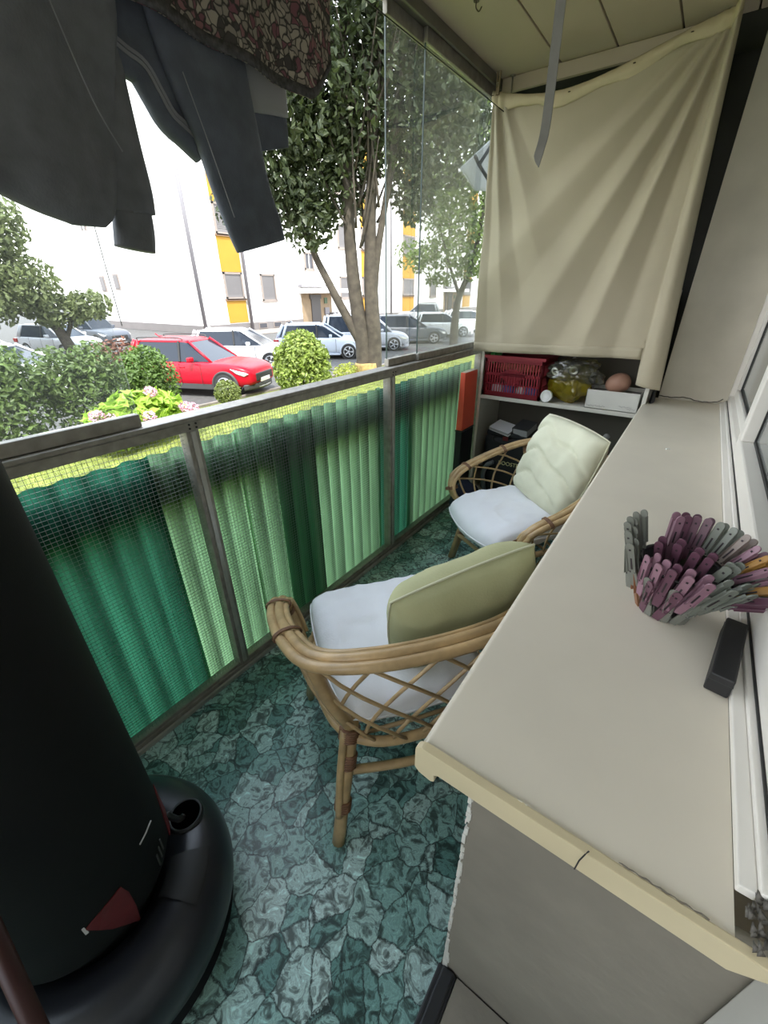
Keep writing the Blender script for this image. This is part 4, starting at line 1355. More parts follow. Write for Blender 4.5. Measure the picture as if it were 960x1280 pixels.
def floral_material():
    M = bpy.data.materials.new('floral_print_cotton')
    M.use_nodes = True
    t = M.node_tree
    N, Lk = t.nodes, t.links
    b = N['Principled BSDF']
    b.inputs['Roughness'].default_value = 0.9
    co = N.new('ShaderNodeTexCoord')
    nz = N.new('ShaderNodeTexNoise')
    nz.inputs['Scale'].default_value = 18
    mx = N.new('ShaderNodeMixRGB')
    mx.blend_type = 'LINEAR_LIGHT'
    mx.inputs[0].default_value = 0.03
    Lk.new(co.outputs['Object'], nz.inputs['Vector'])
    Lk.new(co.outputs['Object'], mx.inputs[1])
    Lk.new(nz.outputs['Color'], mx.inputs[2])
    vo = N.new('ShaderNodeTexVoronoi')
    vo.feature = 'DISTANCE_TO_EDGE'
    vo.inputs['Scale'].default_value = 52
    vc = N.new('ShaderNodeTexVoronoi')
    vc.inputs['Scale'].default_value = 52
    Lk.new(mx.outputs[0], vo.inputs['Vector'])
    Lk.new(mx.outputs[0], vc.inputs['Vector'])
    sep = N.new('ShaderNodeSeparateColor')
    Lk.new(vc.outputs['Color'], sep.inputs[0])
    r = N.new('ShaderNodeValToRGB')
    r.color_ramp.interpolation = 'CONSTANT'
    e = r.color_ramp.elements
    e[0].position, e[0].color = 0.0, (0.38, 0.33, 0.29, 1)
    e[1].position, e[1].color = 0.35, (0.50, 0.44, 0.38, 1)
    for p, c in ((0.6, (0.25, 0.11, 0.14, 1)), (0.75, (0.33, 0.16, 0.18, 1)), (0.88, (0.09, 0.08, 0.08, 1))):
        k = e.new(p)
        k.color = c
    Lk.new(sep.outputs[0], r.inputs[0])
    mr = N.new('ShaderNodeMapRange')
    mr.inputs['From Min'].default_value = 0.03
    mr.inputs['From Max'].default_value = 0.14
    Lk.new(vo.outputs['Distance'], mr.inputs[0])
    fn = N.new('ShaderNodeMixRGB')
    fn.inputs[1].default_value = (0.06, 0.055, 0.055, 1)
    Lk.new(mr.outputs[0], fn.inputs[0])
    Lk.new(r.outputs[0], fn.inputs[2])
    Lk.new(fn.outputs[0], b.inputs['Base Color'])
    tl = N.new('ShaderNodeBsdfTranslucent')
    Lk.new(fn.outputs[0], tl.inputs[0])
    ms = N.new('ShaderNodeMixShader')
    ms.inputs[0].default_value = 0.25
    Lk.new(b.outputs[0], ms.inputs[1])
    Lk.new(tl.outputs[0], ms.inputs[2])
    Lk.new(ms.outputs[0], N['Material Output'].inputs[0])
    return M


flo = floral_material()
fl = thing('floral_cloth', 'brown and plum floral print cloth draped over the line beside the sweater', 'cloth', (0, 0, 0))


def fcl(u, v):
    y = F * (0.60 + 0.56 * u)
    zb = 1.5 + F * (0.455 - 0.03 * u + (0.10 * max(0, (u - 0.80) / 0.2) ** 1.3))
    zt = LZ + 0.006
    z = zt + (zb - zt) * v
    x = LX + 0.034 + 0.012 * math.sin(y * 26) * v + 0.010 * mnoise.noise(Vector((y * 6, z * 5, 3)))
    if v < 0.08:
        x = LX + (x - LX) * (v / 0.08)
    return (x, y, z)


MB().grid(60, 24, fcl).build('front_drop', flo, fl, smooth=True, solid=0.002)
MB().grid(40, 12, lambda u, v: (LX - 0.004 - 0.022 * min(1, v / 0.12), F * (0.61 + 0.5 * u), LZ + 0.006 - 0.20 * v)).build('rear_drop', flo, fl, smooth=True, solid=0.002)
MB().grid(60, 2, lambda u, v: (lambda p: (p[0] + 0.003, p[1], p[2]))(fcl(u, 0.93 + 0.07 * v))).build('border', mat('dark_border_cotton', (0.07, 0.065, 0.07), 0.9, var=0.5, scale=90), fl, smooth=True, solid=0.002)
g3 = thing('grey_cloth', 'light grey cloth corner showing under the floral cloth', 'cloth', (0, 0, 0))
MB().rings(rows_loft(rows([((0.885, 0.735), (1.05, 0.73), 0.012), ((0.885, 0.55), (1.04, 0.56), 0.016), ((0.89, 0.45), (1.025, 0.46), 0.016), ((0.90, 0.385), (1.022, 0.40), 0.014)]), -1.225, 18, 0.008, 7.0)).build('panel', mat('light_grey_jersey', (0.34, 0.34, 0.35), 0.9, bump=0.1, bscale=150), g3, smooth=True)
g4 = thing('black_garment', 'small black garment hanging behind the grey cloth corner', 'top', (0, 0, 0))
MB().rings(rows_loft(rows([((0.91, 0.735), (1.045, 0.73), 0.012), ((0.91, 0.55), (1.045, 0.55), 0.016), ((0.905, 0.42), (1.035, 0.42), 0.016), ((0.912, 0.365), (1.035, 0.38), 0.016), ((0.918, 0.315), (1.032, 0.345), 0.014)]), -1.25, 18, 0.008, 8.0)).build('panel', navy, g4, smooth=True)

# ================================================================ free-standing punching bag
BX, BY = -0.85, -0.034
pb = thing('punching_bag', 'free-standing black punching bag on a round water-filled base', 'punching bag', (BX, BY, 0))
tank = [(0.13, 0.0), (0.285, 0.0)]
for k in range(13):
    a = -PI / 2 * 0.8 + (PI / 2 * 1.8) * k / 12
    tank.append((0.215 + 0.090 * math.cos(a), 0.125 + 0.115 * math.sin(a)))
tank += [(0.18, 0.236), (0.15, 0.20), (0.13, 0.18)]
base = MB().lathe(tank, n=72, loop=True).build('base', mat('satin_black_plastic', (0.016, 0.017, 0.022), 0.33, bump=0.02, bscale=90), pb, smooth=True)
ha = math.radians(78)
hx, hy = 0.222 * math.cos(ha), 0.222 * math.sin(ha)
MB().lathe([(0.034, 0.0), (0.042, 0.0), (0.046, 0.008), (0.042, 0.019), (0.037, 0.019), (0.034, 0.004)], (hx, hy, 0.228), 28, loop=True).build('filler_collar', black_pl, base, smooth=True)
MB().lathe([(0.001, 0.0), (0.0375, 0.0), (0.0375, 0.006), (0.001, 0.006)], (hx, hy, 0.2395), 28).build('filler_hole', mat('hole_black', (0.001, 0.001, 0.001), 0.95, spec=0.0), base, smooth=True)
pnl = MB()
pa = []
for k in range(13):
    a = math.radians(28 + 26 * k / 12)
    pa.append(a)
pnl.rings([[(r * math.cos(a), r * math.sin(a), z) for a in pa] for r, z in ((0.17, 0.238), (0.18, 0.243), (0.22, 0.2435), (0.260, 0.232), (0.265, 0.226))], close=False, cap=False)
pnl.build('recessed_label', mat('dull_black_label', (0.012, 0.012, 0.013), 0.55), base, smooth=True)
MB().lathe([(0.001, 0.15), (0.125, 0.15), (0.135, 0.25), (0.12, 0.30), (0.001, 0.30)], n=40).build('neck', black_pl, pb, smooth=True)
RB = 0.185
prof = [(0.001, 0.285), (RB - 0.03, 0.285), (RB - 0.008, 0.295), (RB, 0.32)]
for k in range(1, 12):
    prof.append((RB, 0.32 + (1.80 - 0.32) * k / 12))
prof += [(RB, 1.81), (RB - 0.012, 1.85), (RB - 0.05, 1.875), (0.001, 1.88)]
body = MB().lathe(prof, n=64).build('bag_body', vinyl, pb, smooth=True)


def on_bag(mb, outline, r=RB + 0.0012, th=0.002):
    """flat outline given as (angle degrees, height) wrapped on the bag"""
    n = len(outline)
    vs = [(rr * math.cos(math.radians(a)), rr * math.sin(math.radians(a)), z) for rr in (r, r + th) for a, z in outline]
    return mb.add(vs, [tuple(range(n))[::-1], tuple(range(n, 2 * n))] + [(i, (i + 1) % n, n + (i + 1) % n, n + i) for i in range(n)])


on_bag(MB(), [(-10.5, 0.42), (-6, 0.385), (-1.5, 0.353), (5, 0.32), (10.8, 0.288), (13, 0.34), (13.5, 0.40), (11.7, 0.437), (0, 0.432)]).build('red_patch', redv, body)
on_bag(MB(), [(58, 0.31), (66, 0.31), (76, 0.33), (76, 0.44), (68, 0.42)]).build('red_patch', redv, body)
on_bag(MB(), [(-11.5, 0.405), (-9.8, 0.405), (-10.2, 0.428), (-11.5, 0.428)]).build('white_tip', mat('white_print', (0.6, 0.6, 0.6), 0.6), body)
on_bag(MB(), [(31, 0.463), (38, 0.460), (46, 0.456), (46, 0.459), (38, 0.463), (31, 0.466)]).build('print_line', mat('white_print', (0.6, 0.6, 0.6), 0.6), body)
MB().tube(smooth_path([(RB * math.cos(1.25), RB * math.sin(1.25), 0.33), (0.062, 0.192, 0.285), (0.05, 0.205, 0.252), (0.046, 0.212, 0.247)], 5), 0.008, 8).build('strap_end', black_pl, pb, smooth=True)
st2 = MB()
for a0, z0 in ((36, 0.33), (40, 0.335), (44, 0.34)):
    on_bag(st2, [(a0, z0), (a0 + 1.2, z0), (a0 + 2.0, z0 + 0.04), (a0 + 0.8, z0 + 0.04)])
st2.build('print_stripe', mat('faint_grey_print', (0.05, 0.05, 0.05), 0.6), body)

# dark red stick leaning on the punching bag
bs = thing('broom', 'dark red broom stick leaning against the punching bag', 'broom', (-0.19, -0.22, 0.0))
MB().tube([(0, 0, 0.035), (-0.47, 0.105, 0.79)], 0.0135, 12).build('stick', mat('dark_red_lacquer', (0.035, 0.005, 0.005), 0.5), bs, smooth=True)
MB().box(-0.03, 0.03, -0.13, 0.13, 0.022, 0.06).build('head', mat('dark_red_lacquer', (0.09, 0.012, 0.010), 0.45), bs, bevel=0.008)
MB().box(-0.025, 0.025, -0.125, 0.125, 0.0, 0.022).build('bristles', mat('dark_bristle', (0.02, 0.018, 0.015), 0.9), bs)

# ================================================================ ground outside
grass_m = mat('lawn', (0.17, 0.20, 0.045), 0.95, var=0.45, scale=3.0, bump=0.4, bscale=60, detail=8)
asph = mat('asphalt', (0.075, 0.072, 0.068), 0.9, var=0.2, scale=6, bump=0.2, bscale=80)
pave = mat('light_paving', (0.20, 0.175, 0.155), 0.9, var=0.12, scale=5)
struct(MB().box(-10.5, 12, -30, 60, ZG - 0.3, ZG).build('lawn', grass_m), 'mown lawn between balcony and parked cars')
struct(MB().box(-27.0, -10.5, -40, 110, ZG - 0.3, ZG - 0.03).build('road', asph), 'asphalt parking street')
struct(MB().box(-30.5, -27.0, -40, 110, ZG - 0.3, ZG + 0.02).build('pavement', pave), 'pavement before the white apartment block')
struct(MB().box(-140, -30.5, -80, 140, ZG - 0.3, ZG - 0.01).build('ground', asph), 'ground beyond the street')
struct(MB().box(-10.58, -10.46, -30, 60, ZG - 0.3, ZG + 0.06).build('kerb', pave), 'pale kerb between lawn and street')
rng = np.random.default_rng(5)
n = 60000
gx = -1.6 - 8.8 * rng.random(n)
gy = -1.0 + 22 * rng.random(n)
gh = 0.03 + 0.05 * rng.random(n)
ga = rng.random(n) * 2 * PI
gw = 0.006
dxy = np.stack([np.cos(ga), np.sin(ga)], 1)
lean = rng.normal(size=(n, 2)) * 0.02
b0 = np.stack([gx - dxy[:, 0] * gw, gy - dxy[:, 1] * gw, np.full(n, ZG)], 1)
b1 = np.stack([gx + dxy[:, 0] * gw, gy + dxy[:, 1] * gw, np.full(n, ZG)], 1)
t1 = np.stack([gx + lean[:, 0] + dxy[:, 0] * 0.002, gy + lean[:, 1], ZG + gh], 1)
t0 = np.stack([gx + lean[:, 0] - dxy[:, 0] * 0.002, gy + lean[:, 1], ZG + gh], 1)
gr = MB().quads(np.stack([b0, b1, t1, t0], 1)).build('grass', mat('grass_blade', (0.24, 0.29, 0.05), 0.8, var=0.3, scale=1.5, trans=0.3))
tag(gr, 'short grass blades of the lawn outside the railing', 'grass', None, 'stuff')

# ================================================================ plants
def leafm(name, c, var=0.4, scale=3.0, trans=0.35):
    return mat(name, c, 0.5, var=var, scale=scale, trans=trans, detail=8)


bark = mat('grey_bark', (0.06, 0.05, 0.038), 0.9, var=0.35, scale=6, bump=0.6, bscale=14)
bark_l = mat('sunlit_foot_bark', (0.30, 0.21, 0.08), 0.9, var=0.55, scale=7, bump=0.6, bscale=14)  # sunlight on the tree's foot painted into the bark colour


def plant(name, label, cat, loc, leaves, m, group=None, stems=None, stem_m=None, kind=None):
    t = thing(name, label, cat, loc, 0, group, kind)
    MB().quads(leaves).build('foliage', m, t)
    if stems:
        s = MB()
        for pts, r in stems:
            s.tube(smooth_path(pts, 6), [r[0] + (r[1] - r[0]) * k / ((len(pts) - 1) * 6) for k in range((len(pts) - 1) * 6 + 1)], 9)
        s.build('stem', stem_m or bark, t, smooth=True)
    return t


# big multi-stemmed tree
T1 = (-9.42, 12.42, -2.01)
t = thing('tree', 'tall dark multi-stemmed tree with foot coloured sunlit yellow on the lawn', 'tree', T1)
lf = leaf_quads(rng, [(-0.9, -0.2, 5.4), (-0.2, 0.2, 6.6), (-1.7, -1.4, 5.2), (-0.9, -1.5, 6.6), (1.3, 1.3, 6.4), (0.3, -0.3, 8.8), (-1.8, -1.9, 7.4), (0.8, 1.5, 8.2), (-2.3, -1.7, 4.6), (-1.0, -1.0, 4.3), (0.75, 0.9, 4.9)],
                [(1.2, 1.2, 1.4), (1.5, 1.5, 1.7), (1.2, 1.2, 1.2), (1.4, 1.4, 1.5), (1.3, 1.4, 1.6), (2.2, 2.2, 1.7), (1.5, 1.5, 1.5), (1.7, 1.7, 1.5), (0.7, 0.7, 0.8), (0.7, 0.7, 0.8), (0.6, 0.6, 0.8)], 34000, 0.085, 0.15)
MB().quads(lf).build('foliage', leafm('dark_tree_leaf', (0.055, 0.075, 0.03), 0.45, 2.0, 0.3), t)


def taper(pts, r0, r1, k=7):
    p = smooth_path(pts, k)
    p = [q_ + Vector((0.02 * mnoise.noise(q_ * 1.3), 0.02 * mnoise.noise(q_ * 1.7 + Vector((5, 0, 0))), 0)) for q_ in p]
    return p, [(r0 + (r1 - r0) * i / (len(p) - 1)) for i in range(len(p))]


t.scale = (1.3, 1.3, 1.3)
# axes in the picture: the trees' left-right runs along (0.8, 0.6)
def ax(s, z, d=0.0):
    return (0.79 * s - 0.6 * d, 0.61 * s + 0.79 * d, z)


p, r = taper([ax(-0.05, -0.2), ax(-0.05, 0.4), ax(-0.07, 1.0)], 0.42, 0.33)
MB().tube(p, r, 14).build('trunk_foot', bark_l, t, smooth=True)
trunks = [
    ([ax(-0.13, 0.8), ax(-0.18, 1.6), ax(-0.36, 3.0), ax(-0.42, 4.6), ax(-0.40, 7.5)], 0.24, 0.09),
    ([ax(0.10, 0.8), ax(0.12, 1.6), ax(0.08, 3.0), ax(0.12, 4.5), ax(0.35, 7.5)], 0.25, 0.09),
    ([ax(0.14, 2.6), ax(0.26, 3.6), ax(0.55, 5.0), ax(0.9, 7.4)], 0.11, 0.05),
    ([ax(-0.22, 1.5), ax(-0.65, 2.3), ax(-1.15, 3.25), ax(-1.5, 4.0), ax(-2.1, 4.7)], 0.13, 0.04)]
for pts, r0, r1 in trunks:
    p, r = taper(pts, r0, r1)
    MB().tube(p, r, 12).build('trunk', bark, t, smooth=True)
br = MB()
rb_ = random.Random(8)
for k in range(46):
    s0 = rb_.uniform(-0.5, 0.5)
    z0 = rb_.uniform(3.6, 6.5)
    ang = rb_.uniform(-1.1, 1.1)
    L = rb_.uniform(1.2, 3.4)
    d0 = rb_.uniform(-0.3, 0.3)
    p, r = taper([ax(s0 * 0.8, z0, d0), ax(s0 + ang * L * 0.25, z0 + L * 0.45, d0 * 2), ax(s0 + ang * L * 0.45, z0 + L, d0 * 3 + rb_.uniform(-0.4, 0.4))], 0.035, 0.008, 4)
    br.tube(p, r, 6)
br.build('branches', bark, t, smooth=True)

# second, paler tree farther along the street
T2 = (-11.5, 23.2, ZG)
t2 = thing('tree', 'slim light green tree beside the parked cars near the curtain', 'tree', T2)
def ax2(s, z, d=0.0):
    return (0.897 * s - 0.442 * d, 0.442 * s + 0.897 * d, z)
cs = [(ax2(0.3, 5.6), (2.2, 2.2, 2.0)), (ax2(-1.8, 4.4), (1.7, 1.7, 0.9)), (ax2(0.6, 8.6), (2.8, 2.8, 2.4)), (ax2(-1.3, 6.8), (1.8, 1.8, 1.5)), (ax2(0.8, 3.9), (1.4, 1.4, 0.8)), (ax2(-0.9, 3.3), (1.0, 1.0, 0.4)), (ax2(-2.4, 9.5), (2.2, 2.2, 2.2)), (ax2(1.0, 11.5), (2.6, 2.6, 2.2))]
lf = leaf_quads(rng, [c for c, _ in cs], [r_ for _, r_ in cs], 15000, 0.11, 0.15)
MB().quads(lf).build('foliage', leafm('pale_tree_leaf', (0.16, 0.22, 0.06), 0.4, 1.5, 0.45), t2)
for pts, r0, r1 in (([ax2(0, -0.2), ax2(0.0, 1.3), ax2(0.12, 2.4), ax2(0.75, 4.2), ax2(1.1, 7.0)], 0.26, 0.08), ([ax2(0.15, 2.5), ax2(-0.5, 4.0), ax2(-1.2, 6.0)], 0.10, 0.04)):
    p, r = taper(pts, r0, r1)
    MB().tube(p, r, 12).build('trunk', bark, t2, smooth=True)

# tree before the gable at the left
T3 = (-22.6, 7.0, ZG)
t3 = thing('tree', 'broad sunlit grey-green tree before the gable of the white block', 'tree', T3)
lf = leaf_quads(rng, [(-1.0, -2.5, 4.6), (0.3, -0.1, 3.1), (0.2, -1.8, 2.6), (0.3, 0.9, 2.1), (0.9, 1.9, 2.3), (-0.8, -3.5, 3.9), (-1.5, -4.5, 6.5), (-1, -3, 7.5), (0.4, -0.6, 5.0)], [(2.2, 2.2, 1.8), (1.4, 1.4, 1.2), (1.6, 1.9, 1.1), (1.0, 1.2, 0.7), (0.9, 0.9, 0.6), (2.0, 2.0, 2.0), (2.5, 2.6, 2.2), (2.0, 2.0, 1.6), (1.3, 1.4, 1.2)], 30000, 0.115, 0.3)
MB().quads(lf).build('foliage', leafm('grey_green_leaf', (0.15, 0.18, 0.07), 0.4, 2.0, 0.4), t3)
for pts, r0, r1 in (([(0.3, 1.0, -0.2), (0.2, 0.8, 1.2), (-0.1, 0.2, 2.6), (-0.4, -0.8, 4.5)], 0.28, 0.08), ([(0.25, 0.9, 1.0), (0.6, 1.3, 2.0), (0.8, 1.7, 2.6)], 0.10, 0.04), ([(-2.6, -3.2, -0.2), (-2.5, -3.4, 2.6)], 0.2, 0.1)):
    p, r = taper(pts, r0, r1)
    MB().tube(p, r, 12).build('trunk', bark, t3, smooth=True)
# trees closing the view at the far left
for i, (x, y, rr, hh) in enumerate(((-33, 4.5, 3.6, 7.5), (-36, -3, 4.2, 8.5), (-27, -2.5, 3.0, 6.5))):
    tt = thing('tree', ('background tree standing directly left of the gable', 'dark background tree far left beyond the street', 'background tree far left behind the white parked cars')[i], 'tree', (x, y, ZG))
    MB().quads(leaf_quads(rng, [(0, 0, hh * 0.55), (0, 0, hh * 0.8), (0.5, 1, hh * 0.35)], [(rr, rr, hh * 0.35), (rr * 0.7, rr * 0.7, hh * 0.3), (rr * 0.8, rr * 0.8, hh * 0.25)], 7000, 0.2, 0.3)).build('foliage', leafm('far_leaf', (0.12, 0.15, 0.05), 0.4, 1.0, 0.3), tt)
    MB().tube([(0, 0, -0.2), (0, 0, hh * 0.6)], [0.3, 0.12], 10).build('trunk', bark, tt, smooth=True)

hedge_m = leafm('hedge_leaf', (0.10, 0.15, 0.04), 0.5, 5.0, 0.3)
HG = 'shrubs along the edge of the lawn'
for i, (x, y, w, h, nn) in enumerate(((-9.9, 0.72, 0.78, 1.75, 5200), (-9.9, 2.1, 0.80, 1.85, 5200), (-9.8, 3.48, 0.78, 1.8, 4800))):
    lab = ('dark shrub at the near end of the lawn hedge', 'leafy shrub in the middle of the lawn hedge', 'leafy shrub at the hedge end beside the rounded bush')[i]
    L = leaf_quads(rng, [(0, 0, h * 0.52), (0.15, 0.25, h * 0.75), (-0.1, -0.35, h * 0.7)], [(w * 1.0, w, h * 0.5), (w * 0.7, w * 0.6, h * 0.32), (w * 0.7, w * 0.6, h * 0.34)], nn, 0.055, 0.35)
    plant('shrub', lab, 'shrub', (x, y, ZG), L, hedge_m, HG, [([(0.1 * math.cos(k), 0.2 * math.sin(k * 2), 0), (0.2 * math.cos(k), 0.35 * math.sin(k * 2), h * 0.8)], (0.02, 0.008)) for k in range(5)])
plant('shrub', 'rounded dark green bush covering the rear of the red car', 'shrub', (-10.35, 5.0, ZG), leaf_quads(rng, [(0, 0, 0.85), (-0.1, 0.1, 1.15)], [(0.7, 0.72, 0.85), (0.5, 0.5, 0.5)], 4600, 0.05, 0.4), leafm('bush_leaf', (0.10, 0.17, 0.035), 0.45, 5.0, 0.3), HG, [([(0, 0, 0), (0.05, 0, 0.8)], (0.03, 0.01))])
plant('plum_shrub', 'reddish plum shrub sprigs standing behind the rounded dark bush', 'shrub', (-11.0, 4.85, ZG), leaf_quads(rng, [(0, 0, 1.35), (0, -0.3, 1.45)], [(0.3, 0.5, 0.5), (0.25, 0.4, 0.35)], 700, 0.05, 0.3), leafm('plum_leaf', (0.20, 0.09, 0.06), 0.4, 5, 0.3), None, [([(0, 0, 0), (0.02, 0.05 * k, 1.6)], (0.015, 0.005)) for k in range(-3, 4)])
plant('round_shrub', 'round bright variegated bush right of the red car', 'shrub', (-9.15, 8.85, ZG), leaf_quads(rng, [(0, 0, 0.75), (0, 0, 1.15), (0.02, 0, 1.45)], [(0.84, 0.84, 0.75), (0.78, 0.78, 0.5), (0.5, 0.5, 0.36)], 5200, 0.072, 0.55), leafm('variegated_leaf', (0.23, 0.30, 0.065), 0.65, 9.0, 0.3), None, [([(0, 0, 0), (0, 0, 1.2)], (0.04, 0.01))])
plant('topiary_ball', 'small clipped ball bush on a stem before the red car front', 'shrub', (-9.7, 6.64, ZG), leaf_quads(rng, [(0, 0, 0.42)], [(0.34, 0.34, 0.32)], 2200, 0.03, 0.6), leafm('ball_leaf', (0.18, 0.22, 0.06), 0.4, 9.0, 0.3), None, [([(0, 0, 0), (0.02, 0, 0.5)], (0.03, 0.025))])
plant('low_shrub', 'low yellow-green clump at the foot of the dark tree', 'shrub', (-9.9, 11.8, ZG), leaf_quads(rng, [(0, 0, 0.22)], [(0.5, 0.6, 0.30)], 1000, 0.04, 0.5), leafm('lime_leaf', (0.34, 0.38, 0.07), 0.4, 6.0, 0.35))
# hydrangea close to the railing
hy = thing('hydrangea', 'bright lime hydrangea with pink flower heads behind the railing', 'flowering shrub', (-8.6, 3.78, ZG))
MB().quads(leaf_quads(rng, [(0, 0, 0.62), (-0.1, 0.55, 0.58), (0.1, -0.55, 0.52)], [(0.5, 0.65, 0.45), (0.45, 0.45, 0.4), (0.45, 0.45, 0.4)], 1200, 0.12, 0.6, 0.9)).build('foliage', leafm('hydrangea_leaf', (0.34, 0.50, 0.07), 0.3, 5.0, 0.4), hy)
hs_ = MB()
for k in range(9):
    hs_.tube([(0.05 * math.cos(k), 0.08 * math.sin(k), 0), (0.25 * math.cos(k * 2), 0.45 * math.sin(k * 2), 0.75)], [0.012, 0.006], 6)
hs_.build('stem', mat('green_stem', (0.12, 0.16, 0.05), 0.7), hy)
pinkm = mat('pink_petal', (0.75, 0.42, 0.55), 0.6, var=0.25, scale=14)
for i, (dx, dy, dz) in enumerate(((0.25, -0.78, 0.80), (0.35, -0.58, 0.72), (0.5, -0.02, 0.66), (0.45, 0.78, 0.68), (0.35, 0.98, 0.60), (0.15, 0.3, 1.02))):
    MB().quads(leaf_quads(rng, [(dx, dy, dz)], [(0.12, 0.12, 0.10)], 150, 0.03, 0.8)).build('flower_head', pinkm, hy)

# ================================================================ parked cars
tyre_m = mat('tyre_rubber', (0.02, 0.02, 0.02), 0.8)
alloy = mat('alloy_wheel', (0.45, 0.46, 0.48), 0.3, metal=0.7)
carglass = mat('car_glass', (0.025, 0.032, 0.045), 0.10, spec=0.25)
chrome = mat('lamp_chrome', (0.75, 0.76, 0.78), 0.15, metal=0.6)
clad = mat('grey_cladding', (0.045, 0.045, 0.045), 0.6)
silverp = mat('silver_trim', (0.30, 0.30, 0.29), 0.35, metal=0.6)
plate_m = mat('plate_white', (0.75, 0.75, 0.72), 0.5)
tail_m = mat('tail_lamp_red', (0.35, 0.01, 0.01), 0.2)


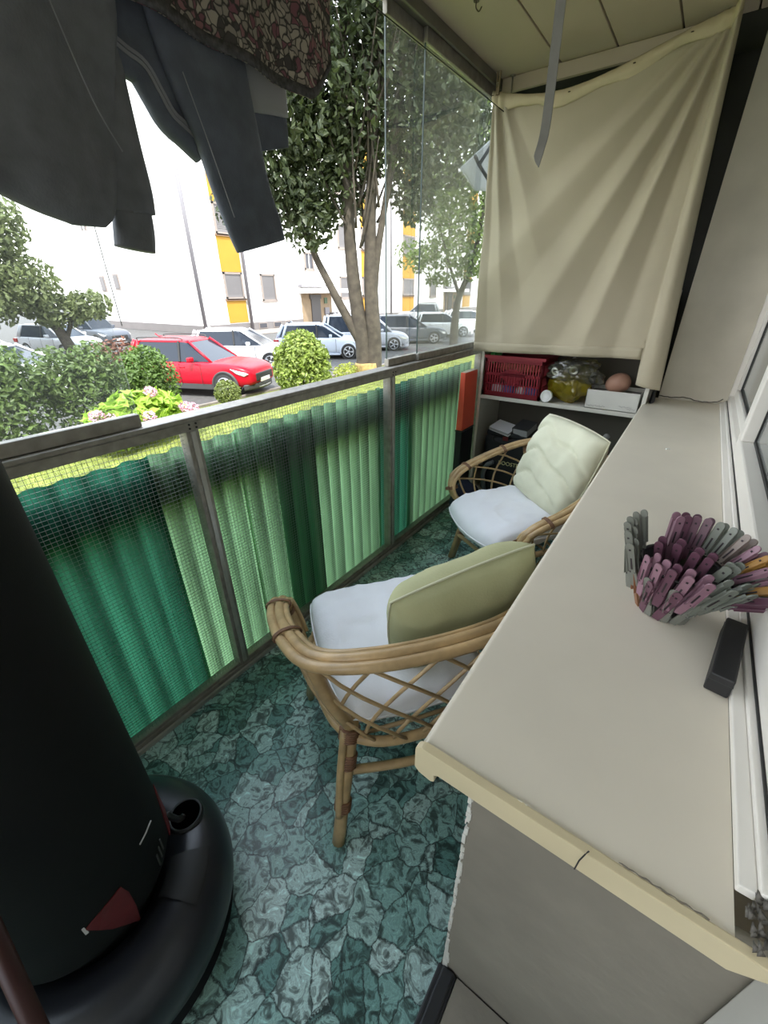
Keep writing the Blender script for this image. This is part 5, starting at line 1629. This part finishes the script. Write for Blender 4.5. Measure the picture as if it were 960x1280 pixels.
def car(name, label, x, y, ang, col, L=4.2, W=1.78, H=1.52, suv=0.0, group='cars parked along the street', van=False, nm=None):
    """Car heading along local +X, built over its own side profile."""
    pm = mat('paint_' + (nm or label.split()[0]), col, 0.32, spec=0.3)
    t = thing(name, label, 'car', (x, y, ZG - 0.03), ang, group)
    g = 0.20 + 0.05 * suv                        # sill height
    belt = 0.94 + 0.06 * suv
    hoodz = 0.90 + 0.08 * suv
    xf, xr = L / 2, -L / 2
    # stations: x, sill z, shoulder z, half width, tuck of the top
    S = [(xr, 0.46, 0.80, 0.80), (xr + 0.05, 0.34, 0.92, 0.90), (xr + 0.25, g + 0.04, belt + 0.02, 0.97), (xr + 0.8, g, belt + 0.01, 1.0), (0.0, g, belt - 0.01, 1.0), (0.62, g, belt - 0.02, 1.0), (0.95, g, belt - 0.03, 1.0),
         (xf - 0.75, g, hoodz - 0.01, 0.99), (xf - 0.35, g + 0.01, hoodz - 0.08, 0.94), (xf - 0.10, g + 0.06, hoodz - 0.18, 0.84), (xf, g + 0.14, hoodz - 0.34, 0.72)]
    rs = []
    for sx, z0, z1, k in S:
        hw = W / 2 * k
        zm = z0 + (z1 - z0) * 0.62
        ring = []
        half = [(hw * 0.90, z0), (hw * 0.985, z0 + 0.10), (hw, zm), (hw * 0.975, z1 - 0.05), (hw * 0.90, z1), (hw * 0.5, z1 + 0.025)]
        ring = [(sx, a, b) for a, b in half] + [(sx, -a, b) for a, b in reversed(half)]
        rs.append(ring)
    MB().rings(rs).build('body', pm, t, smooth=True, sub=1)
    # greenhouse in glass, its roof and pillars in paint
    r0, r1 = (-L * 0.40, L * 0.02) if not van else (-L * 0.44, L * 0.10)
    b0, b1 = (-L * 0.465, L * 0.235) if not van else (-L * 0.48, L * 0.30)
    if suv:
        b1, r1 = L * 0.20, L * 0.02
    hwB, hwR = W / 2 * 0.90, W / 2 * 0.70
    bz = belt - 0.015
    top = H - 0.045
    gh = [[(b0, s * hwB * 0.9, bz), ] for s in (1,)]
    G = [(b0, r0, 0.88), (b0 + 0.3, r0 + 0.22, 1.0), (-0.25, -0.25, 1.0), (b1 - 0.62, r1 - 0.2, 1.0), (b1, r1, 0.84)]
    ringB = [(xb, hwB * k, bz) for xb, xt, k in G]
    ringT = [(xt, hwR * k, top - (0.05 if i in (0, 4) else 0)) for i, (xb, xt, k) in enumerate(G)]
    low = ringB + [(a, -b, c) for a, b, c in reversed(ringB)]
    hi = ringT + [(a, -b, c) for a, b, c in reversed(ringT)]
    MB().rings([low, hi]).build('windows', carglass, t)
    roof = [[(a * 1.005, b * 1.03, c - 0.035) for a, b, c in hi], [(a, b * 1.02, c + 0.012) for a, b, c in hi], [(a * 0.9 - 0.02, b * 0.72, c + 0.045) for a, b, c in hi]]
    MB().rings(roof).build('roof', pm, t, smooth=True, bevel=0.01)
    for s in (1, -1):
        def pil(i, f0=0.0, w=0.035, dx=0.0, dxt=None):
            a = Vector((ringB[i][0] + dx, s * (ringB[i][1] + 0.005), bz - 0.02))
            b = Vector((ringT[i][0] + (dx if dxt is None else dxt), s * (ringT[i][1] + 0.006), top))
            pl.tube([a, a.lerp(b, 0.5) + Vector((0, s * 0.012, 0)), b], w, 8)
        for kw in (dict(i=4, w=0.035), dict(i=0, w=0.075), dict(i=1, w=0.05, dx=-0.05)):
            pl = MB()
            pil(**kw)
            pl.build('pillar', pm, t, smooth=True)
        pb2 = MB()
        a = Vector((-0.12, s * (hwB + 0.004), bz))
        b = Vector((-0.16, s * (hwR + 0.006), top))
        pb2.tube([a, b], 0.035, 8)
        pb2.build('door_post', gasket, t)
        # wheels with spokes
        for wx in (xf - 0.82, xr + 0.78):
            R = 0.325 + 0.02 * suv
            yy = s * (W / 2 - 0.10)
            arch = MB()
            arch.rings([[(wx + rr * math.cos(a), s * (W / 2 * 0.992 + o2), R + rr * math.sin(a)) for a in (PI * k / 14 for k in range(-1, 16))] for rr, o2 in ((R + 0.015, -0.02), (R + 0.02, 0.012), (R + 0.075, 0.010), (R + 0.085, -0.03))], close=False, cap=False)
            arch.build('wheel_arch', clad if suv else pm, t, smooth=True)
            disc = MB().cyl((wx, s * (W / 2 - 0.25), R), (wx, s * (W / 2 + 0.001), R), R + 0.03, n=28)
            disc.build('wheel_well', gasket, t)
            wh = MB()
            wh.tube([(wx, yy - s * 0.09, R), (wx, yy - s * 0.085, R), (wx, yy + s * 0.085, R), (wx, yy + s * 0.105, R)], [R * 0.9, R, R, R * 0.93], 32)
            wheel = wh.build('wheel', tyre_m, t, smooth=True)
            rm = MB()
            for k in range(5):
                for o2 in (-0.09, 0.09):
                    a = 2 * PI * k / 5 + o2
                    rm.tube([(wx + 0.05 * math.cos(a), yy + s * 0.112, R + 0.05 * math.sin(a)), (wx + R * 0.66 * math.cos(a), yy + s * 0.112, R + R * 0.66 * math.sin(a))], 0.018, 6)
            rm.tube([(wx + R * 0.68 * math.cos(a), yy + s * 0.108, R + R * 0.68 * math.sin(a)) for a in (2 * PI * k / 24 for k in range(24))], 0.018, 6, True)
            rm.cyl((wx, yy + s * 0.095, R), (wx, yy + s * 0.122, R), 0.06, n=12)
            rm.build('rim', alloy, wheel, smooth=True)
        # door seams, handles, mirror, lamps, sill
        dl = MB()
        for xx in (b1 - 0.28, -0.14, -0.98):
            dl.tube([(xx, s * W / 2 * 0.965, belt - 0.04), (xx + 0.01, s * (W / 2 + 0.001), g + (belt - g) * 0.6), (xx, s * (W / 2 * 0.988), g + 0.12)], 0.006, 5)
        dl.build('door_seam', gasket, t)
        for xx in (-0.02, -0.86):
            MB().box(xx - 0.10, xx + 0.08, s * W / 2 * 0.985 - 0.015, s * W / 2 * 0.985 + 0.022, belt - 0.17, belt - 0.14).build('door_handle', pm, t, bevel=0.008)
        mi = MB()
        c = (b1 - 0.50, s * (W / 2 + 0.06), belt + 0.06)
        mi.box(c[0] - 0.06, c[0] + 0.07, c[1] - 0.10, c[1] + 0.09, c[2] - 0.055, c[2] + 0.07)
        mi.build('mirror', pm, t, bevel=0.03)
        MB().box(xr + 1.15, xf - 1.2, s * W / 2 * 0.95 - 0.02, s * W / 2 * 0.95 + 0.06, g - 0.02, g + (0.16 if suv else 0.07)).build('sill', clad if suv else pm, t, bevel=0.02)
        if suv:
            MB().box(xr + 1.2, xf - 1.25, s * W / 2 * 0.95 + 0.045, s * W / 2 * 0.95 + 0.064, g + 0.145, g + 0.175).build('sill_strip', silverp, t)
        hl = MB()
        hl.prism([(xf - 0.60, hoodz - 0.15), (xf - 0.18, hoodz - 0.25), (xf - 0.10, hoodz - 0.30), (xf - 0.22, hoodz - 0.36), (xf - 0.42, hoodz - 0.28)], lambda a, b, tt, s=s: (a, s * (W / 2 * (0.975 - 0.36 * max(0, a - (xf - 0.55)) ** 1.3) - 0.04 + 0.055 * tt), b))
        hl.build('headlamp', chrome, t, bevel=0.01)
        tl_ = MB().box(xr - 0.005, xr + 0.22, s * W / 2 * 0.90 - 0.10, s * W / 2 * 0.90 + 0.035, belt - 0.26, belt - 0.08)
        tl_.build('tail_lamp', tail_m, t, bevel=0.02)
    MB().box(xf - 0.12, xf + 0.012, -W * 0.27, W * 0.27, g + 0.20, g + 0.42).build('grille', gasket, t, bevel=0.03)
    MB().box(xf - 0.10, xf + 0.025, -0.26, 0.26, g + 0.16, g + 0.27).build('number_plate', plate_m, t, bevel=0.004)
    MB().rings([[(xf - 0.02 + 0.03 - 0.26 * abs(k / 6) ** 2.2, W / 2 * 0.93 * k / 6, z) for k in range(-6, 7)] for z in (g - 0.02, g + 0.03, g + 0.10, g + 0.14)], close=False, cap=False).build('bumper_lip', clad if suv else pm, t, smooth=True, solid=0.03)
    if suv:
        MB().rings([[(xf + 0.015 - 0.24 * abs(k / 6) ** 2.2, W / 2 * 0.80 * k / 6, z) for k in range(-6, 7)] for z in (g + 0.0, g + 0.05)], close=False, cap=False).build('skid_plate', silverp, t, smooth=True, solid=0.04)
        for s in (1, -1):
            MB().tube(smooth_path([(r0 + 0.1, s * hwR * 0.93, H - 0.03), (r0 + 0.2, s * hwR * 0.95, H + 0.035), (r1 - 0.3, s * hwR * 0.95, H + 0.035), (r1 - 0.15, s * hwR * 0.93, H - 0.03)], 4), 0.016, 8).build('roof_rail', clad, t, smooth=True)
    MB().tube([(xr + 0.85, 0, H - 0.01), (xr + 0.70, 0, H + 0.09)], [0.012, 0.02], 8).build('antenna', pm, t, smooth=True)
    return t


D2 = math.radians
car('car', 'red compact sport utility car with grey cladding behind the hedge', -12.40, 7.75, D2(22), (0.42, 0.006, 0.02), L=4.2, H=1.57, suv=1.0)
car('car', 'white hatchback half hidden behind the red car and round bush', -15.2, 11.6, D2(32), (0.80, 0.80, 0.80), H=1.50)
car('car', 'pale silver-blue hatchback between round bush and dark tree', -14.6, 15.6, D2(36), (0.50, 0.56, 0.66), H=1.50)
car('car', 'silver people carrier behind the trunk of the dark tree', -14.7, 19.1, D2(36), (0.36, 0.38, 0.42), L=4.6, H=1.72, van=True)
car('car', 'dark grey estate car seen through the far glass pane', -14.6, 23.2, D2(36), (0.09, 0.10, 0.12), L=4.6, H=1.55)
car('car', 'white small car beside the slim light green tree', -14.8, 28.0, D2(36), (0.75, 0.75, 0.75), H=1.5, nm='bright_white')
car('car', 'white estate car behind the slim tree trunk', -14.8, 32.5, D2(36), (0.70, 0.70, 0.71), L=4.5, H=1.5, nm='plain_white')
car('car', 'light grey off-road car parked far off across the street', -24.5, 41.0, D2(205), (0.34, 0.35, 0.36), L=4.5, H=1.7, suv=0.5)
car('car', 'white van-like car behind the near hedge shrub at the far left', -17.0, 4.2, D2(40), (0.78, 0.78, 0.79), H=1.45, nm='left_white')
car('car', 'white saloon behind the middle hedge shrub', -21.0, 4.6, D2(40), (0.72, 0.72, 0.74), H=1.45, nm='saloon_white')
car('car', 'dark green off-road car under the gable behind the hedge end', -29.3, 11.9, D2(10), (0.05, 0.07, 0.045), L=4.3, H=1.75, suv=1.0)
car('car', 'silver car peeping out behind the dark green off-road car', -26.0, 8.9, D2(15), (0.5, 0.5, 0.52), H=1.5, nm='peeping_silver')

# bicycle leaning behind the white hatchback
bi = thing('bicycle', 'dark bicycle standing behind the white hatchback', 'bicycle', (-19.2, 14.2, ZG - 0.03), D2(40))
for x in (-0.52, 0.52):
    MB().tube([(x + 0.33 * math.cos(a), 0, 0.35 + 0.33 * math.sin(a)) for a in (2 * PI * k / 28 for k in range(28))], 0.022, 6, True).build('wheel', tyre_m, bi, smooth=True)
fr_ = MB()
for a, b in (((-0.52, 0.35), (-0.1, 0.32)), ((-0.1, 0.32), (-0.22, 0.85)), ((-0.1, 0.32), (0.38, 0.80)), ((-0.2, 0.78), (0.36, 0.86)), ((0.52, 0.35), (0.33, 1.05)), ((-0.52, 0.35), (-0.2, 0.78))):
    fr_.tube([(a[0], 0, a[1]), (b[0], 0, b[1])], 0.02, 7)
fr_.build('frame', gasket, bi, smooth=True)
MB().tube(smooth_path([(0.25, -0.3, 1.12), (0.33, -0.1, 1.06), (0.33, 0.1, 1.06), (0.25, 0.3, 1.12)], 4), 0.016, 7).build('handlebar', gasket, bi, smooth=True)
MB().box(-0.36, -0.10, -0.07, 0.07, 0.88, 0.94).build('saddle', gasket, bi, bevel=0.02)

# ================================================================ white apartment block
bw = mat('white_render', (0.86, 0.84, 0.82), 0.9, var=0.02, scale=0.5)
pth = mat('grey_plinth', (0.17, 0.155, 0.15), 0.9, var=0.05, scale=1)
yel_p = mat('yellow_render', (0.40, 0.21, 0.02), 0.8, var=0.04, scale=1)
sill_m = mat('brown_sill', (0.20, 0.12, 0.07), 0.7)
frm = mat('beige_window_frame', (0.24, 0.20, 0.175), 0.6)
blind = mat('grey_roller_blind', (0.155, 0.145, 0.145), 0.6, var=0.03, scale=2)
dgl = mat('dark_window_glass', (0.07, 0.07, 0.08), 0.2, spec=0.2)
pipe_m = mat('grey_zinc', (0.19, 0.18, 0.195), 0.5)
FX, FY = -30.5, 19.83
ab = thing('apartment_building', 'long white apartment block with yellow balcony strips across the street', 'building', (FX, FY, ZG))


def fb(mb):
    mb.v = [(a - FX, b - FY, c - ZG) for a, b, c in mb.v]
    return mb


TOP = 14.5
fb(MB().box(-52.4, FX, FY, 110, ZG, TOP)).build('wall', bw, ab)
fb(MB().box(-52.43, FX + 0.03, FY - 0.03, 110, ZG, -0.62)).build('plinth', pth, ab)
fb(MB().box(-52.9, FX + 0.5, FY - 0.5, 110.5, TOP, TOP + 0.3)).build('roof', pipe_m, ab)
for y in (FY + 0.12, 24.25, 44.5, 58.0):
    fb(MB().cyl((FX + 0.12, y, ZG + 0.05), (FX + 0.12, y, TOP), 0.13, n=10)).build('drainpipe', pipe_m, ab, smooth=True)
fb(MB().tube([(-42.9, FY - 0.06, -1.0), (-42.9, FY - 0.06, 12)], 0.035, 6)).build('lightning_cable', gasket, ab)


def win(y0, y1, z0, z1, m, sill=True, blind_down=True):
    w = fb(MB().box(FX, FX + 0.10, y0, y0 + 0.13, z0, z1).box(FX, FX + 0.10, y1 - 0.13, y1, z0, z1).box(FX, FX + 0.10, y0, y1, z1 - 0.13, z1).box(FX, FX + 0.10, y0, y1, z0, z0 + 0.10).box(FX, FX + 0.16, y0 - 0.05, y1 + 0.05, z0 - 0.10, z0)).build('window_frame', frm, ab)
    fb(MB().box(FX - 0.02, FX + 0.03, y0 + 0.1, y1 - 0.1, z0 + 0.08, z1 - 0.1)).build('pane', m, w)
    if m is blind:
        sl2 = MB()
        z = z0 + 0.32
        while z < z1 - 0.2:
            sl2.box(FX + 0.03, FX + 0.045, y0 + 0.13, y1 - 0.13, z, z + 0.07)
            z += 0.11
        fb(sl2).build('blind_slat', blind, w)
    else:
        fb(MB().box(FX + 0.03, FX + 0.06, (y0 + y1) / 2 - 0.04, (y0 + y1) / 2 + 0.04, z0 + 0.1, z1 - 0.1)).build('mullion', bw, w)


for k, (z0, z1) in enumerate(((0.95, 2.9), (5.2, 7.15), (9.45, 11.4))):
    win(25.75, 27.28, z0, z1, blind)
    win(35.63, 37.2, z0 + 0.05, z1 + 0.02, blind)
    win(53.5, 55.2, z0, z1, blind)
for z0, z1 in ((3.35, 4.7), (7.1, 8.6), (10.9, 12.3)):
    win(30.95, 32.1, z0, z1, dgl)
    win(61.0, 62.2, z0, z1, dgl)
for y0, y1 in ((22.2, 24.0), (39.2, 41.2), (47.0, 49.6), (63.5, 66.0)):
    for z0, z1 in ((-0.55, 1.0), (2.95, 5.2), (7.25, 9.5), (11.5, 13.6)):
        p = fb(MB().box(FX, FX + 0.06, y0, y1, z0, z1)).build('yellow_panel', yel_p, ab)
        fb(MB().box(FX, FX + 0.16, y0 - 0.05, y1 + 0.05, z1, z1 + 0.14)).build('sill', sill_m, p)
    for z0, z1 in ((1.16, 2.93), (5.36, 7.22), (9.66, 11.48)):
        win(y0 + 0.05, y1 - 0.05, z0, z1, blind)
for y in (25.0, 26.6, 27.9):
    w = fb(MB().box(FX + 0.02, FX + 0.06, y, y + 0.9, -1.12, -0.68)).build('cellar_window', frm, ab)
    fb(MB().box(FX + 0.06, FX + 0.08, y + 0.08, y + 0.82, -1.06, -0.74)).build('pane', dgl, w)
# entrances
for y in (30.2, 57.5):
    e_ = fb(MB().box(FX - 0.0, FX + 0.06, y, y + 4.0, ZG, 1.45)).build('entrance_surround', mat('beige_stone', (0.26, 0.19, 0.12), 0.8, var=0.1, scale=2), ab)
    fb(MB().box(FX + 0.06, FX + 0.14, y + 1.15, y + 2.35, ZG, 1.0).box(FX + 0.06, FX + 0.14, y + 1.0, y + 2.5, 1.0, 1.35)).build('door', mat('dark_grey_door', (0.06, 0.055, 0.055), 0.5), e_)
    fb(MB().box(FX + 0.06, FX + 0.13, y + 2.95, y + 3.35, 0.6, 1.1)).build('number_sign', mat('dark_green_sign', (0.04, 0.09, 0.04), 0.5), e_)
    fb(MB().box(FX + 0.06, FX + 0.2, y + 2.9, y + 3.5, -0.35, 0.25)).build('letter_box', pipe_m, e_)
    fb(MB().box(FX, FX + 1.5, y - 0.3, y + 4.9, 1.5, 1.85)).build('canopy', bw, ab)
    fb(MB().box(FX, FX + 0.5, y - 0.3, y + 3.0, 1.98, 2.15)).build('ledge', pipe_m, ab)
    fb(MB().box(FX + 0.06, FX + 0.5, y + 3.6, y + 4.4, ZG, -0.2)).build('bin_box', pth, ab)
# gable windows
for x0, x1, z0, z1 in ((-44.7, -43.8, 1.72, 2.95), (-42.2, -41.3, 1.85, 3.05), (-45.4, -44.4, 6.3, 7.6), (-42.0, -41.0, 6.3, 7.6)):
    w = fb(MB().box(x0, x1, FY - 0.06, FY, z0, z1)).build('window_frame', frm, ab)
    fb(MB().box(x0 + 0.12, x1 - 0.12, FY - 0.09, FY - 0.05, z0 + 0.1, z1 - 0.1)).build('pane', blind, w)
